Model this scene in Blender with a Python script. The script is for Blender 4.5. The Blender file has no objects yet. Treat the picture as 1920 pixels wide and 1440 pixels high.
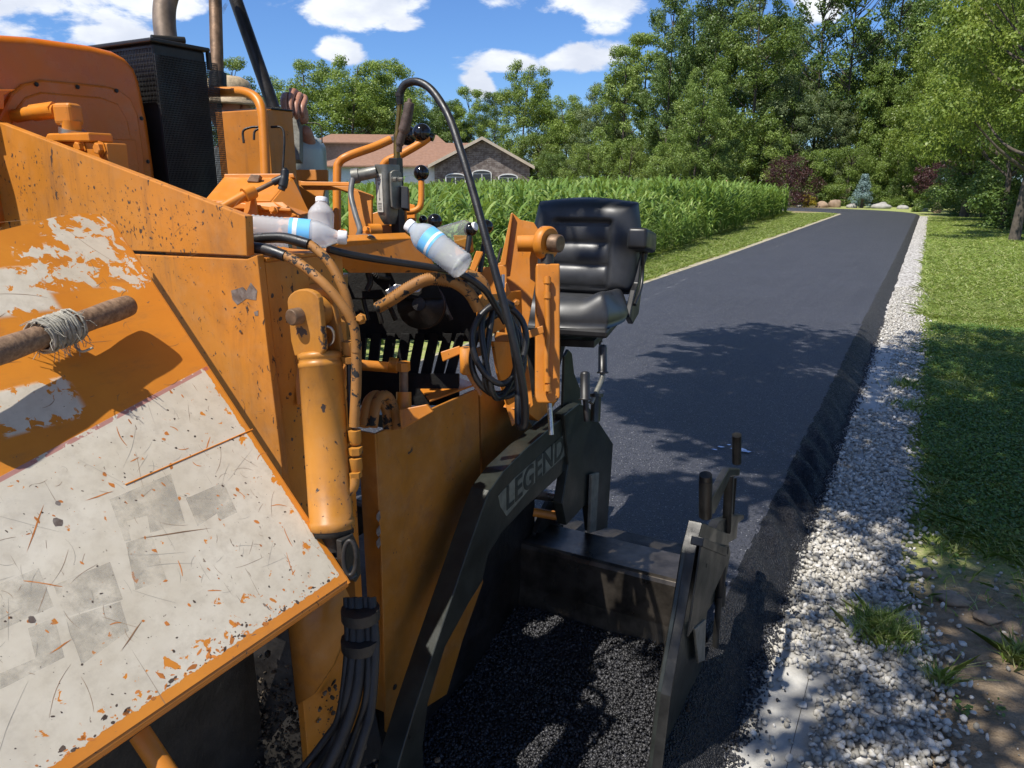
import bpy, bmesh, math, random
import numpy as np
from mathutils import Vector, Matrix, Quaternion
random.seed(7); RNG = np.random.default_rng(11)
S = bpy.context.scene; COL = S.collection
R = math.radians
# ---------------------------------------------------------------- camera
F = 1400.0; EYE = 1.7
TH = math.atan((720 - 340) / F)
YAW = math.atan2(788, math.cos(TH) * F + math.sin(TH) * 380)
cam = bpy.data.objects.new('camera', bpy.data.cameras.new('camera')); COL.objects.link(cam)
cam.data.sensor_width = 36; cam.data.lens = 36 * F / 1920
cam.data.clip_start = 0.02; cam.data.clip_end = 3000
cam.location = (0, 0, EYE); cam.rotation_euler = (R(90) - TH, 0, YAW); S.camera = cam
# ---------------------------------------------------------------- light
SUNV = Vector((-0.23, -0.54, 1.0)).normalized()      # towards the sun
EL = math.asin(SUNV.z); AZ = math.atan2(SUNV.x, SUNV.y)
sun = bpy.data.objects.new('sun', bpy.data.lights.new('sun', 'SUN')); COL.objects.link(sun)
sun.data.energy = 5.0; sun.data.angle = R(0.5); sun.data.color = (1.0, 0.955, 0.88)
sun.rotation_euler = SUNV.to_track_quat('Z', 'Y').to_euler()
S.view_settings.view_transform = 'Standard'; S.view_settings.look = 'None'
S.view_settings.exposure = 0.42; S.view_settings.gamma = 1.0; S.view_settings.use_curve_mapping = False
# ---------------------------------------------------------------- pixel to world helpers (1920x1440 photo pixels)
_f0 = np.array([-math.sin(YAW), math.cos(YAW), 0]); _r0 = np.array([math.cos(YAW), math.sin(YAW), 0]); _u0 = np.array([0, 0, 1.])
_fw = _f0 * math.cos(TH) - _u0 * math.sin(TH); _up = _f0 * math.sin(TH) + _u0 * math.cos(TH)
_C = np.array([0, 0, EYE])
def P(u, v, X=None, Y=None, Z=None, D=None):
    d = _fw + _r0 * (u - 960) / F + _up * (720 - v) / F
    t = D if D is not None else (X / d[0] if X is not None else (Y / d[1] if Y is not None else (Z - EYE) / d[2]))
    return Vector(_C + d * t)
def G(u, dist):                                       # ground point under picture column u at a horizontal distance
    a = (u - 960) / (F / math.cos(TH)) * 1.0
    a = math.atan2((u - 960), F * math.cos(TH) + 380 * math.sin(TH))
    return Vector((math.sin(a - YAW) * dist, math.cos(a - YAW) * dist, 0))
# ---------------------------------------------------------------- node helper
class NT:
    def __init__(s, nt): s.nt = nt; s.n = nt.nodes; s.l = nt.links
    def new(s, t, **k):
        n = s.n.new(t)
        for a, b in k.items():
            if a.startswith('_'): setattr(n, a[1:], b)
        return n
    def link(s, a, b): s.l.new(a, b)
    def val(s, sock, x):
        if hasattr(x, 'is_linked') or isinstance(x, bpy.types.NodeSocket): s.l.new(x, sock)
        else: sock.default_value = x
    def math(s, op, a, b=0.0, c=None, clamp=False):
        n = s.n.new('ShaderNodeMath'); n.operation = op; n.use_clamp = clamp
        s.val(n.inputs[0], a); s.val(n.inputs[1], b)
        if c is not None: s.val(n.inputs[2], c)
        return n.outputs[0]
    def vmath(s, op, a, b=(0, 0, 0)):
        n = s.n.new('ShaderNodeVectorMath'); n.operation = op
        s.val(n.inputs[0], a); s.val(n.inputs[1], b)
        return n.outputs['Value'] if op in ('DOT_PRODUCT', 'LENGTH', 'DISTANCE') else n.outputs[0]
    def noise(s, vec, scale, detail=3, rough=0.5, dist=0.0):
        n = s.n.new('ShaderNodeTexNoise'); s.l.new(vec, n.inputs['Vector'])
        n.inputs['Scale'].default_value = scale; n.inputs['Detail'].default_value = detail
        n.inputs['Roughness'].default_value = rough; n.inputs['Distortion'].default_value = dist
        return n.outputs['Fac']
    def voro(s, vec, scale, feat='F1', out='Distance', rnd=1.0):
        n = s.n.new('ShaderNodeTexVoronoi'); n.feature = feat; s.l.new(vec, n.inputs['Vector'])
        n.inputs['Scale'].default_value = scale; n.inputs['Randomness'].default_value = rnd
        return n.outputs[out]
    def step(s, x, lo, hi, a=0.0, b=1.0):
        n = s.n.new('ShaderNodeMapRange'); n.interpolation_type = 'SMOOTHSTEP'; n.clamp = True
        s.val(n.inputs[0], x); n.inputs[1].default_value = lo; n.inputs[2].default_value = hi
        n.inputs[3].default_value = a; n.inputs[4].default_value = b
        return n.outputs[0]
    def mix(s, f, a, b, mode='MIX'):
        n = s.n.new('ShaderNodeMix'); n.data_type = 'RGBA'; n.blend_type = mode
        s.val(n.inputs[0], f)
        for i, x in ((6, a), (7, b)):
            if isinstance(x, tuple) and len(x) == 3: x = (*x, 1)
            s.val(n.inputs[i], x)
        return n.outputs[2]
    def scale(s, vec, v):
        n = s.n.new('ShaderNodeMapping'); s.l.new(vec, n.inputs[0]); n.inputs['Scale'].default_value = v
        return n.outputs[0]
    def bump(s, h, strength=0.3, dist=0.01, nrm=None):
        n = s.n.new('ShaderNodeBump'); s.l.new(h, n.inputs['Height'])
        n.inputs['Strength'].default_value = strength; n.inputs['Distance'].default_value = dist
        if nrm is not None: s.l.new(nrm, n.inputs['Normal'])
        return n.outputs[0]
# ---------------------------------------------------------------- world: sky with cumulus
W = bpy.data.worlds.new('World'); S.world = W; W.use_nodes = True
w = NT(W.node_tree); w.n.clear()
sky = w.new('ShaderNodeTexSky'); sky.sky_type = 'NISHITA'; sky.sun_disc = False
sky.sun_elevation = EL; sky.sun_rotation = AZ % (2 * math.pi); sky.altitude = 200
sky.air_density = 1.0; sky.dust_density = 0.35; sky.ozone_density = 3.0
tc = w.new('ShaderNodeTexCoord'); dirv = w.vmath('NORMALIZE', tc.outputs['Generated'])
blobs = [  # picture column, row, half width, half height, weight
    (40, 5, 190, 60, 1.0), (180, 62, 90, 26, .9), (320, 8, 80, 24, .6), (640, 98, 45, 24, .95), (690, 12, 130, 36, .9), (920, 5, 70, 18, .4), (760, 42, 60, 20, .75),
    (940, 110, 75, 32, .9), (900, 155, 32, 32, .8), (1120, 10, 95, 40, 1.0), (1090, 108, 85, 28, .95), (1540, 12, 50, 30, .8), (-300, -60, 260, 90, .9), (300, -250, 300, 80, .9), (1000, -330, 260, 70, .9), (1600, -420, 300, 100, .9)]
cur = None
sdir = w.vmath('MULTIPLY', dirv, (1, 1, 1))
for (u, v, ru, rv, wt) in blobs:
    d = (P(u, v, D=1) - Vector(_C)).normalized()
    df = w.vmath('SUBTRACT', sdir, tuple(d))
    df = w.vmath('MULTIPLY', df, (F * 1.0 / ru, F * 1.0 / ru, F * 1.0 / rv))
    ln = w.vmath('LENGTH', df)
    m = w.step(ln, 0.0, 1.5, wt, 0.0)
    cur = m if cur is None else w.math('MAXIMUM', cur, m)
cs = w.scale(dirv, (1, 1, 2.2))
n1 = w.noise(cs, 9, 9, 0.6, 0.2); n2 = w.noise(cs, 3.0, 4, 0.5)
behind = w.step(w.vmath('DOT_PRODUCT', dirv, tuple(_f0)), 0.25, -0.1)       # scattered cumulus goes on round the rest of the sky
gen = w.math('MULTIPLY', w.step(n2, 0.5, 0.68), behind)
cur = w.math('MAXIMUM', cur, gen)
dens = w.math('ADD', w.math('MULTIPLY', cur, 1.0), w.math('MULTIPLY', w.math('SUBTRACT', n1, 0.5), 2.3))
fac = w.step(dens, 0.30, 0.62)
fac = w.math('MULTIPLY', fac, w.step(cur, 0.02, 0.2))
shade = w.step(w.noise(w.vmath('ADD', cs, (0, 0, 0.035)), 8, 6, 0.55), 0.35, 0.65)
ccol = w.mix(shade, (9.4, 9.7, 10.2), (6.6, 7.1, 8.2))
skyc = w.mix(1.0, sky.outputs[0], (0.64, 0.90, 1.30), 'MULTIPLY')
mx = w.mix(fac, skyc, ccol)
bg = w.new('ShaderNodeBackground'); w.link(mx, bg.inputs[0]); bg.inputs[1].default_value = 0.085
wo = w.new('ShaderNodeOutputWorld'); w.link(bg.outputs[0], wo.inputs[0])
# ---------------------------------------------------------------- object helpers
def props(o, label=None, cat=None, group=None, kind=None):
    if label: o['label'] = label
    if cat: o['category'] = cat
    if group: o['group'] = group
    if kind: o['kind'] = kind
    return o
def empty(name, loc, label=None, cat=None, group=None):
    o = bpy.data.objects.new(name, None); o.location = loc; o.empty_display_size = 0.1; COL.objects.link(o)
    return props(o, label, cat, group)
def mesh_obj(name, verts, faces, mat, parent=None, smooth=False, loc=None, bevel=0, seg=2):
    me = bpy.data.meshes.new(name)
    off = Vector(loc) if loc is not None else Vector((0, 0, 0))
    q = parent
    while q is not None: off = off + q.location; q = q.parent
    me.from_pydata([tuple(Vector(v) - off) for v in verts], [], faces)
    mats = mat if isinstance(mat, (list, tuple)) else [mat]
    for m in mats: me.materials.append(m)
    if smooth: me.polygons.foreach_set('use_smooth', [True] * len(me.polygons))
    me.update()
    o = bpy.data.objects.new(name, me); COL.objects.link(o)
    if parent is not None: o.parent = parent
    elif loc is not None: o.location = loc
    if bevel:
        b = o.modifiers.new('bevel', 'BEVEL'); b.width = bevel; b.segments = seg; b.limit_method = 'ANGLE'; b.angle_limit = R(40)
    return o
class MB:
    """collects shapes in world coordinates; build() links them as one mesh object"""
    def __init__(s): s.v = []; s.f = []; s.sm = []
    def add(s, vs, fs, smooth=False):
        o = len(s.v); s.v += [tuple(v) for v in vs]; s.f += [tuple(i + o for i in f) for f in fs]; s.sm += [smooth] * len(fs); return s
    def prism(s, pts, ext):                            # planar outline pts extruded by the vector ext
        n = len(pts); e = Vector(ext); a = [Vector(p) for p in pts]
        vs = a + [p + e for p in a]
        nrm = Vector((0, 0, 0))
        for i in range(n): nrm += a[i].cross(a[(i + 1) % n])
        fs = [tuple(range(n)), tuple(range(2 * n - 1, n - 1, -1))] + [(i, i + n, (i + 1) % n + n, (i + 1) % n) for i in range(n)]
        if nrm.dot(e) > 0: fs = [tuple(reversed(f)) for f in fs]
        return s.add(vs, fs)
    def box(s, c, size, rot=None):
        hx, hy, hz = [q / 2 for q in size]; M = rot or Matrix.Identity(3)
        vs = [Vector(c) + M @ Vector((x * hx, y * hy, z * hz)) for x in (-1, 1) for y in (-1, 1) for z in (-1, 1)]
        return s.add(vs, [(0, 1, 3, 2), (4, 6, 7, 5), (0, 4, 5, 1), (2, 3, 7, 6), (0, 2, 6, 4), (1, 5, 7, 3)])
    def b2(s, lo, hi):
        return s.box([(a + b) / 2 for a, b in zip(lo, hi)], [abs(b - a) for a, b in zip(lo, hi)])
    def tube(s, pts, r, n=12, caps=True, smooth=True):
        pts = [Vector(p) for p in pts]; rs = r if isinstance(r, (list, tuple)) else [r] * len(pts)
        vs = []; fs = []; up = None; N = len(pts)
        for i, p in enumerate(pts):
            t = (pts[min(i + 1, N - 1)] - pts[max(i - 1, 0)]).normalized()
            if up is None:
                up = t.orthogonal().normalized()
            else:
                up = (up - t * up.dot(t))
                up = up.normalized() if up.length > 1e-6 else t.orthogonal().normalized()
            b = t.cross(up)
            for k in range(n):
                a = 2 * math.pi * k / n; vs.append(p + (up * math.cos(a) + b * math.sin(a)) * rs[i])
        for i in range(N - 1):
            for k in range(n):
                k2 = (k + 1) % n; fs.append((i * n + k, i * n + k2, (i + 1) * n + k2, (i + 1) * n + k))
        s.add(vs, fs, smooth)
        if caps: s.add(vs[:n], [tuple(reversed(range(n)))]); s.add(vs[-n:], [tuple(range(n))])
        return s
    def lathe(s, base, axis, prof, n=20, smooth=True):  # prof: (height along axis, radius)
        ax = Vector(axis).normalized(); u = ax.orthogonal().normalized(); v = ax.cross(u); vs = []; fs = []
        for h, r in prof:
            for k in range(n):
                a = 2 * math.pi * k / n; vs.append(Vector(base) + ax * h + (u * math.cos(a) + v * math.sin(a)) * max(r, 1e-5))
        for i in range(len(prof) - 1):
            for k in range(n):
                k2 = (k + 1) % n; fs.append((i * n + k, i * n + k2, (i + 1) * n + k2, (i + 1) * n + k))
        s.add(vs, fs, smooth)
        if prof[0][1] > 1e-4: s.add(vs[:n], [tuple(reversed(range(n)))])
        if prof[-1][1] > 1e-4: s.add(vs[-n:], [tuple(range(n))])
        return s
    def sphere(s, c, r, n=16, sc=(1, 1, 1)):
        vs = []; fs = []; m = n // 2
        for i in range(m + 1):
            t = math.pi * i / m
            for k in range(n):
                a = 2 * math.pi * k / n
                vs.append(Vector(c) + Vector((r * sc[0] * math.sin(t) * math.cos(a), r * sc[1] * math.sin(t) * math.sin(a), r * sc[2] * math.cos(t))))
        for i in range(m):
            for k in range(n):
                k2 = (k + 1) % n; fs.append((i * n + k, (i + 1) * n + k, (i + 1) * n + k2, i * n + k2))
        return s.add(vs, fs, True)
    def build(s, name, mat, parent=None, bevel=0, seg=2, loc=None, weld=False):
        o = mesh_obj(name, s.v, s.f, mat, parent, False, loc, bevel, seg)
        o.data.polygons.foreach_set('use_smooth', s.sm)
        return o
def smooth_path(pts, k=8):                             # Catmull-Rom through points
    p = [Vector(q) for q in pts]; p = [p[0] * 2 - p[1]] + p + [p[-1] * 2 - p[-2]]; out = []
    for i in range(1, len(p) - 2):
        a, b, c, d = p[i - 1:i + 3]
        for j in range(k):
            t = j / k
            out.append(0.5 * ((2 * b) + (c - a) * t + (2 * a - 5 * b + 4 * c - d) * t * t + (3 * b - a - 3 * c + d) * t ** 3))
    out.append(p[-2]); return out
def fast_mesh(name, V, loops_per_face, mat, attrs=None, smooth=False):
    """V: (nf*k,3) unshared corners, k corners per face"""
    k = loops_per_face; nv = len(V); nf = nv // k
    me = bpy.data.meshes.new(name); me.vertices.add(nv); me.vertices.foreach_set('co', np.ascontiguousarray(V, dtype=np.float32).ravel())
    me.loops.add(nv); me.loops.foreach_set('vertex_index', np.arange(nv, dtype=np.int32))
    me.polygons.add(nf); me.polygons.foreach_set('loop_start', np.arange(0, nv, k, dtype=np.int32))
    try: me.polygons.foreach_set('loop_total', np.full(nf, k, dtype=np.int32))
    except Exception: pass
    if smooth: me.polygons.foreach_set('use_smooth', np.ones(nf, dtype=bool))
    if attrs is not None:
        a = me.attributes.new('tint', 'FLOAT', 'FACE'); a.data.foreach_set('value', np.ascontiguousarray(attrs, dtype=np.float32))
    me.materials.append(mat); me.update(calc_edges=True); return me
def indexed_mesh(name, V, Fa, mat, smooth=False, attrs=None):
    k = Fa.shape[1]; nf = len(Fa); me = bpy.data.meshes.new(name)
    me.vertices.add(len(V)); me.vertices.foreach_set('co', np.ascontiguousarray(V, dtype=np.float32).ravel())
    me.loops.add(nf * k); me.loops.foreach_set('vertex_index', np.ascontiguousarray(Fa, dtype=np.int32).ravel())
    me.polygons.add(nf); me.polygons.foreach_set('loop_start', np.arange(0, nf * k, k, dtype=np.int32))
    if smooth: me.polygons.foreach_set('use_smooth', np.ones(nf, dtype=bool))
    if attrs is not None:
        a = me.attributes.new('tint', 'FLOAT', 'FACE'); a.data.foreach_set('value', np.ascontiguousarray(attrs, dtype=np.float32))
    me.materials.append(mat); me.update(calc_edges=True); return me
def link(me, name, parent=None, loc=None):
    o = bpy.data.objects.new(name, me); COL.objects.link(o)
    if parent is not None: o.parent = parent
    if loc is not None: o.location = loc
    return o
# ---------------------------------------------------------------- materials
def mat(name):
    m = bpy.data.materials.new(name); m.use_nodes = True; t = NT(m.node_tree)
    b = m.node_tree.nodes['Principled BSDF']; co = t.new('ShaderNodeTexCoord').outputs['Object']
    return m, t, b, co
def plain(name, col, rough=0.5, metal=0.0, var=0.15, scale=30, bump=0.0, spec=0.5, coat=0.0):
    m, t, b, co = mat(name)
    n = t.noise(co, scale, 4, 0.6); c = t.mix(t.step(n, 0.3, 0.7), tuple(x * (1 - var) for x in col), tuple(min(1, x * (1 + var)) for x in col))
    t.link(c, b.inputs['Base Color']); t.link(t.step(t.noise(co, scale * .6, 3), .3, .7, rough * .8, min(1, rough * 1.2)), b.inputs['Roughness'])
    b.inputs['Metallic'].default_value = metal; b.inputs['Specular IOR Level'].default_value = spec
    if coat: b.inputs['Coat Weight'].default_value = coat
    if bump: t.link(t.bump(t.noise(co, scale * 3, 5, 0.7), bump, 0.004), b.inputs['Normal'])
    return m
def paint(name, col, chips=0.5, dirt=0.4, rough=0.42, streak=(1, 1, 1), chipcol=(0.045, 0.03, 0.022), speck=0.0, fine=1.0):
    """worn machine enamel: colour drift, grime in patches, chips down to dark primer, small specks"""
    m, t, b, co = mat(name)
    big = t.noise(co, 3.5, 4, 0.6); mid = t.noise(co, 14, 5, 0.65)
    c = t.mix(t.step(big, .3, .7), tuple(x * .88 for x in col), tuple(min(1, x * 1.1) for x in col))
    sc = t.scale(co, streak)
    grime = t.step(t.noise(sc, 9, 7, 0.7, .4), 0.64 - .16 * dirt, 0.86)
    c = t.mix(t.math('MULTIPLY', grime, 0.75 * min(1, dirt + .2)), c, (0.16, 0.075, 0.03))
    dust = t.step(t.noise(co, 22, 6, .7), .45, .8); c = t.mix(t.math('MULTIPLY', dust, .16), c, (0.45, 0.33, 0.2))
    chip = t.step(t.noise(co, 26 * fine, 8, .62, .3), 0.735 - .09 * chips, 0.75 - .09 * chips)
    c = t.mix(chip, c, chipcol)
    if speck:
        msk = t.step(t.noise(co, 5, 4), .36, .62)
        thr = t.math('SUBTRACT', .755, t.math('MULTIPLY', msk, .115 * speck))
        sp = t.math('GREATER_THAN', t.noise(t.scale(co, streak), 85 * fine, 4, .6, .3), thr)
        spb = t.math('GREATER_THAN', t.noise(t.scale(co, streak), 38 * fine, 6, .6, .5), t.math('ADD', thr, .02))
        run = t.step(t.noise(t.scale(co, (1, 1, .10)), 34, 5, .65), .54, .74)
        c = t.mix(t.math('MULTIPLY', run, .42), c, (0.20, 0.09, 0.035))
        sp2 = t.math('MAXIMUM', sp, spb)
        c = t.mix(sp2, c, (0.06, 0.032, 0.02))
        chip = t.math('MAXIMUM', chip, sp2)
    # fine scratches
    scr = t.noise(t.scale(co, (3, 60, 60)), 6, 3, .6); scr = t.step(scr, .70, .73)
    c = t.mix(t.math('MULTIPLY', scr, .35), c, (0.12, 0.06, 0.03))
    t.link(c, b.inputs['Base Color'])
    t.link(t.math('ADD', t.step(mid, .3, .7, rough - .08, rough + .14), t.math('MULTIPLY', t.math('MAXIMUM', chip, grime), .25)), b.inputs['Roughness'])
    hh = t.math('SUBTRACT', t.math('MULTIPLY', t.noise(co, 90, 3), .12), chip)
    t.link(t.bump(hh, 0.35, 0.0012), b.inputs['Normal']); b.inputs['Specular IOR Level'].default_value = .4
    return m
M = {}
ORG = (0.49, 0.172, 0.017)
M['orange'] = paint('orange_enamel', ORG, .75, .75, fine=1.2, speck=.45)
M['orange_worn'] = paint('worn_orange_enamel', (0.51, 0.188, 0.022), .62, 1.2, streak=(1, 1, .40), speck=1.0)
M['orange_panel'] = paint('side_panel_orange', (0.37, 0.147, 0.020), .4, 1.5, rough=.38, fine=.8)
M['orange_hood'] = paint('hood_orange', (0.58, 0.145, 0.010), .08, .1, rough=.3)
M['orange_bright'] = paint('fresh_orange', (0.58, 0.195, 0.016), .3, .5)
M['lip'] = paint('chipped_lip_enamel', (0.60, 0.20, 0.022), 1.0, 1.0, fine=1.5, speck=1.2, chipcol=(.12, .085, .06))
M['yellow'] = paint('yellow_cylinder_paint', (0.42, 0.175, 0.024), 1.25, 1.2, speck=.8, chipcol=(.05, .035, .03))
M['hose_orange'] = paint('overpainted_hose', (0.30, 0.13, 0.028), 1.9, 1.0, rough=.6, chipcol=(.018, .018, .018), fine=1.6)
M['black'] = plain('black_rubber', (0.013, 0.013, 0.014), .42, bump=.15, scale=60)
M['plastic'] = plain('black_plastic', (0.012, 0.012, 0.013), .45, scale=20)
M['knob'] = plain('black_knob_plastic', (0.008, 0.008, 0.009), .12, scale=20)
M['grille'] = plain('sooty_black_metal', (0.014, 0.013, 0.012), .5, scale=25, bump=.1)
M['dark'] = plain('oily_dark_metal', (0.022, 0.019, 0.017), .45, .3, .5, 22, bump=.3)
M['tar'] = plain('tarry_machine_grime', (0.015, 0.013, 0.011), .55, 0, .6, 14, bump=.6)
M['steel'] = plain('bare_steel', (0.42, 0.40, 0.38), .3, .9, .2, 40)
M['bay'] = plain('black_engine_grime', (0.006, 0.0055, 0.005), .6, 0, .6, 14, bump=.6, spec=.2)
M['arm'] = plain('dark_green_grey_arm_paint', (0.022, 0.025, 0.021), .38, .2, .3, 16, bump=.12)
M['rust'] = plain('rusty_pipe', (0.17, 0.105, 0.062), .6, .4, .45, 18, bump=.3)
M['rustpipe'] = plain('scorched_exhaust_steel', (0.25, 0.19, 0.14), .5, .5, .3, 12, bump=.15)
M['greybox'] = plain('grey_cast_metal', (0.17, 0.165, 0.14), .45, .3, .25, 30, bump=.2)
M['tank'] = plain('grey_green_tank_paint', (0.33, 0.37, 0.34), .35, .1, .12, 12)
M['skin'] = plain('skin', (0.36, 0.17, 0.11), .5, 0, .15, 40, bump=.1)
M['shirt'] = plain('grey_work_shirt', (0.20, 0.21, 0.21), .8, 0, .12, 40, bump=.2)
M['trousers'] = plain('dark_work_trousers', (0.035, 0.045, 0.07), .8, 0, .15, 40)
M['straw'] = plain('pale_straw', (0.42, 0.32, 0.2), .7, 0, .25, 60, bump=.4)
# ================================================================ SETTING
def vnoise(x, y, seed=0):                              # cheap smooth value noise (numpy)
    x = np.asarray(x, float); y = np.asarray(y, float)
    xi = np.floor(x).astype(int); yi = np.floor(y).astype(int); fx = x - xi; fy = y - yi
    def h(a, b):
        n = (a * 374761393 + b * 668265263 + seed * 1442695041) & 0x7fffffff
        n = ((n ^ (n >> 13)) * 1274126177) & 0x7fffffff
        return ((n ^ (n >> 16)) & 0xffff) / 65535.0
    fx = fx * fx * (3 - 2 * fx); fy = fy * fy * (3 - 2 * fy)
    return (h(xi, yi) * (1 - fx) + h(xi + 1, yi) * fx) * (1 - fy) + (h(xi, yi + 1) * (1 - fx) + h(xi + 1, yi + 1) * fx) * fy
def fbm(x, y, seed=0):
    return (vnoise(x, y, seed) + .5 * vnoise(x * 2.03, y * 2.03, seed + 1) + .25 * vnoise(x * 4.1, y * 4.1, seed + 2)) / 1.75
# ---- ground sheet with lawn / bare dirt
m, t, b, co = mat('lawn_ground')
n = t.noise(co, 1.1, 6, .65); nf = t.noise(co, 14, 5, .7); nff = t.noise(co, 70, 3, .6)
g1 = t.mix(t.step(n, .32, .68), (0.20, 0.26, 0.055), (0.30, 0.36, 0.10))
g1 = t.mix(t.step(nf, .35, .75), g1, (0.42, 0.38, 0.2)); g1 = t.mix(t.math('MULTIPLY', t.step(nff, .4, .7), .4), g1, (0.09, 0.14, 0.025))
d1 = t.mix(t.step(nf, .3, .7), (0.20, 0.145, 0.09), (0.33, 0.25, 0.165))
sep = t.new('ShaderNodeSeparateXYZ'); t.link(co, sep.inputs[0]); sx, sy = sep.outputs[0], sep.outputs[1]
nearm = t.math('MULTIPLY', t.step(t.math('ADD', sy, t.math('MULTIPLY', n, 1.6)), 4.7, 4.0), t.step(sx, -1.5, -1.0))
corn_m = t.math('MULTIPLY', t.step(sx, -5.0, -6.2), 1.0)
patch = t.step(t.noise(co, .55, 5, .6), .56, .66)
dm = t.math('MAXIMUM', t.math('MAXIMUM', nearm, t.math('MULTIPLY', corn_m, .8)), t.math('MULTIPLY', patch, .35))
t.link(t.mix(dm, g1, d1), b.inputs['Base Color']); b.inputs['Roughness'].default_value = .9; b.inputs['Specular IOR Level'].default_value = .1
t.link(t.bump(t.math('ADD', nf, t.math('MULTIPLY', nff, .4)), .7, .03), b.inputs['Normal']); M['lawn'] = m
def gz(x, y):                                          # lawn relief: slight bank to the right of the gravel
    x = np.asarray(x, float); y = np.asarray(y, float)
    near = np.clip((14 - y) / 8, 0, 1) * np.clip((x - .2) / .3, 0, 1)
    dirt = np.clip((4.6 - y) / 1.2, 0, 1)
    return near * (.02 + .03 * (fbm(x * 2.5, y * 2.5, 5) - .4) + dirt * .05 * (fbm(x * 7, y * 7, 9) - .45))
def grid_obj(name, xs, ys, zf, mtl, kind='structure', smooth=True):
    X, Y = np.meshgrid(xs, ys); Z = zf(X, Y); V = np.stack([X.ravel(), Y.ravel(), Z.ravel()], 1)
    nx, ny = len(xs), len(ys); i = np.arange((ny - 1) * (nx - 1)); r = i // (nx - 1); c = i % (nx - 1); a = r * nx + c
    Fa = np.stack([a, a + 1, a + nx + 1, a + nx], 1)
    o = link(indexed_mesh(name, V, Fa, mtl, smooth), name); o['kind'] = kind; return o
xs = np.concatenate([[-900, -300, -100, -40, -12, -5, -1, .1], np.arange(.2, 3.2, .05), [3.5, 5, 9, 20, 60, 200, 900]])
ys = np.concatenate([[-300, -60, -10, -2, .5], np.arange(1, 7, .05), np.arange(7, 14, .5), [16, 20, 30, 60, 120, 300, 1500]])
grid_obj('lawn', xs, ys, lambda x, y: gz(x, y) - .012, M['lawn'])
# ---- old pavement under the machine, concrete edging, gravel bed
m, t, b, co = mat('old_milled_base')
n = t.noise(co, 3, 6, .7); t.link(t.mix(t.step(n, .3, .7), (0.05, 0.045, 0.04), (0.13, 0.12, 0.105)), b.inputs['Base Color'])
b.inputs['Roughness'].default_value = .9; t.link(t.bump(t.noise(co, 60, 5, .7), .6, .01), b.inputs['Normal'])
o = MB().b2((-4.15, -12, -.006), (-.47, 3.0, .0)).build('old_pavement', m); o['kind'] = 'structure'
m, t, b, co = mat('dusty_concrete')
n = t.noise(co, 5, 7, .65); n2 = t.noise(t.scale(co, (6, 1.2, 1)), 12, 5, .7)
c = t.mix(t.step(n, .3, .7), (0.33, 0.315, 0.285), (0.48, 0.465, 0.425)); c = t.mix(t.math('MULTIPLY', t.step(n2, .5, .75), .35), c, (0.27, 0.26, 0.235))
vv = t.voro(co, 130); c = t.mix(t.math('LESS_THAN', vv, .12), c, (0.62, 0.60, 0.56))
t.link(c, b.inputs['Base Color']); b.inputs['Roughness'].default_value = .85; t.link(t.bump(t.noise(co, 90, 5, .7), .35, .006), b.inputs['Normal'])
o = MB().b2((-.50, -2, -.004), (-.165, 12, .004)).b2((-.163, -2, -.004), (-.03, 12, .0035)).build('concrete_edging', m); o['kind'] = 'structure'
m, t, b, co = mat('crushed_limestone_bed')
v = t.voro(co, 26, out='Color'); sp = t.new('ShaderNodeSeparateColor'); t.link(v, sp.inputs[0]); vd = t.voro(co, 26)
c = t.mix(sp.outputs[0], (0.40, 0.375, 0.33), (0.68, 0.65, 0.60)); c = t.mix(t.step(vd, .45, .75), c, (0.16, 0.14, 0.115))
t.link(c, b.inputs['Base Color']); b.inputs['Roughness'].default_value = .85
t.link(t.bump(t.step(vd, 0, .8, 1, 0), .8, .02), b.inputs['Normal']); M['gravelbed'] = m
def gr_right(y):                                       # wandering right rim of the gravel
    y = np.asarray(y, float)
    return .085 + .07 * (fbm(y * 1.1, y * 0 + 3, 2) - .4) * 2 - np.clip((y - 9) / 14, 0, 1) * .04 + np.clip((3.6 - y) / 1.2, 0, 1) * .10
ys2 = np.concatenate([np.arange(.8, 14, .06), np.arange(14, 44, .3)])
def strip(name, ys, xl, xr, z, mtl, n=6):
    V = []; 
    for y, a, c in zip(ys, xl, xr):
        for k in range(n): V.append((a + (c - a) * k / (n - 1), y, z - (.012 if k in (0, n - 1) else 0)))
    i = np.arange((len(ys) - 1) * (n - 1)); r = i // (n - 1); c = i % (n - 1); a = r * n + c
    o = link(indexed_mesh(name, np.array(V), np.stack([a, a + 1, a + n + 1, a + n], 1), mtl, True), name); o['kind'] = 'structure'; return o
strip('gravel_shoulder', ys2, np.full(len(ys2), -.055) - np.clip((ys2 - 8.5) / .5, 0, 1) * .35, gr_right(ys2), .006, M['gravelbed'])
ysl = np.arange(3, 46, .25)
m, t, b, co = mat('pale_verge_dust'); n = t.noise(co, 9, 6, .7)
t.link(t.mix(t.step(n, .35, .65), (0.24, 0.21, 0.12), (0.44, 0.39, 0.29)), b.inputs['Base Color']); b.inputs['Roughness'].default_value = .9
strip('verge_edge', ysl, -4.27 + .16 * (fbm(ysl * 1.7, ysl * 0, 8) - .5) * 2, np.full(len(ysl), -3.9), .004, m)
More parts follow.
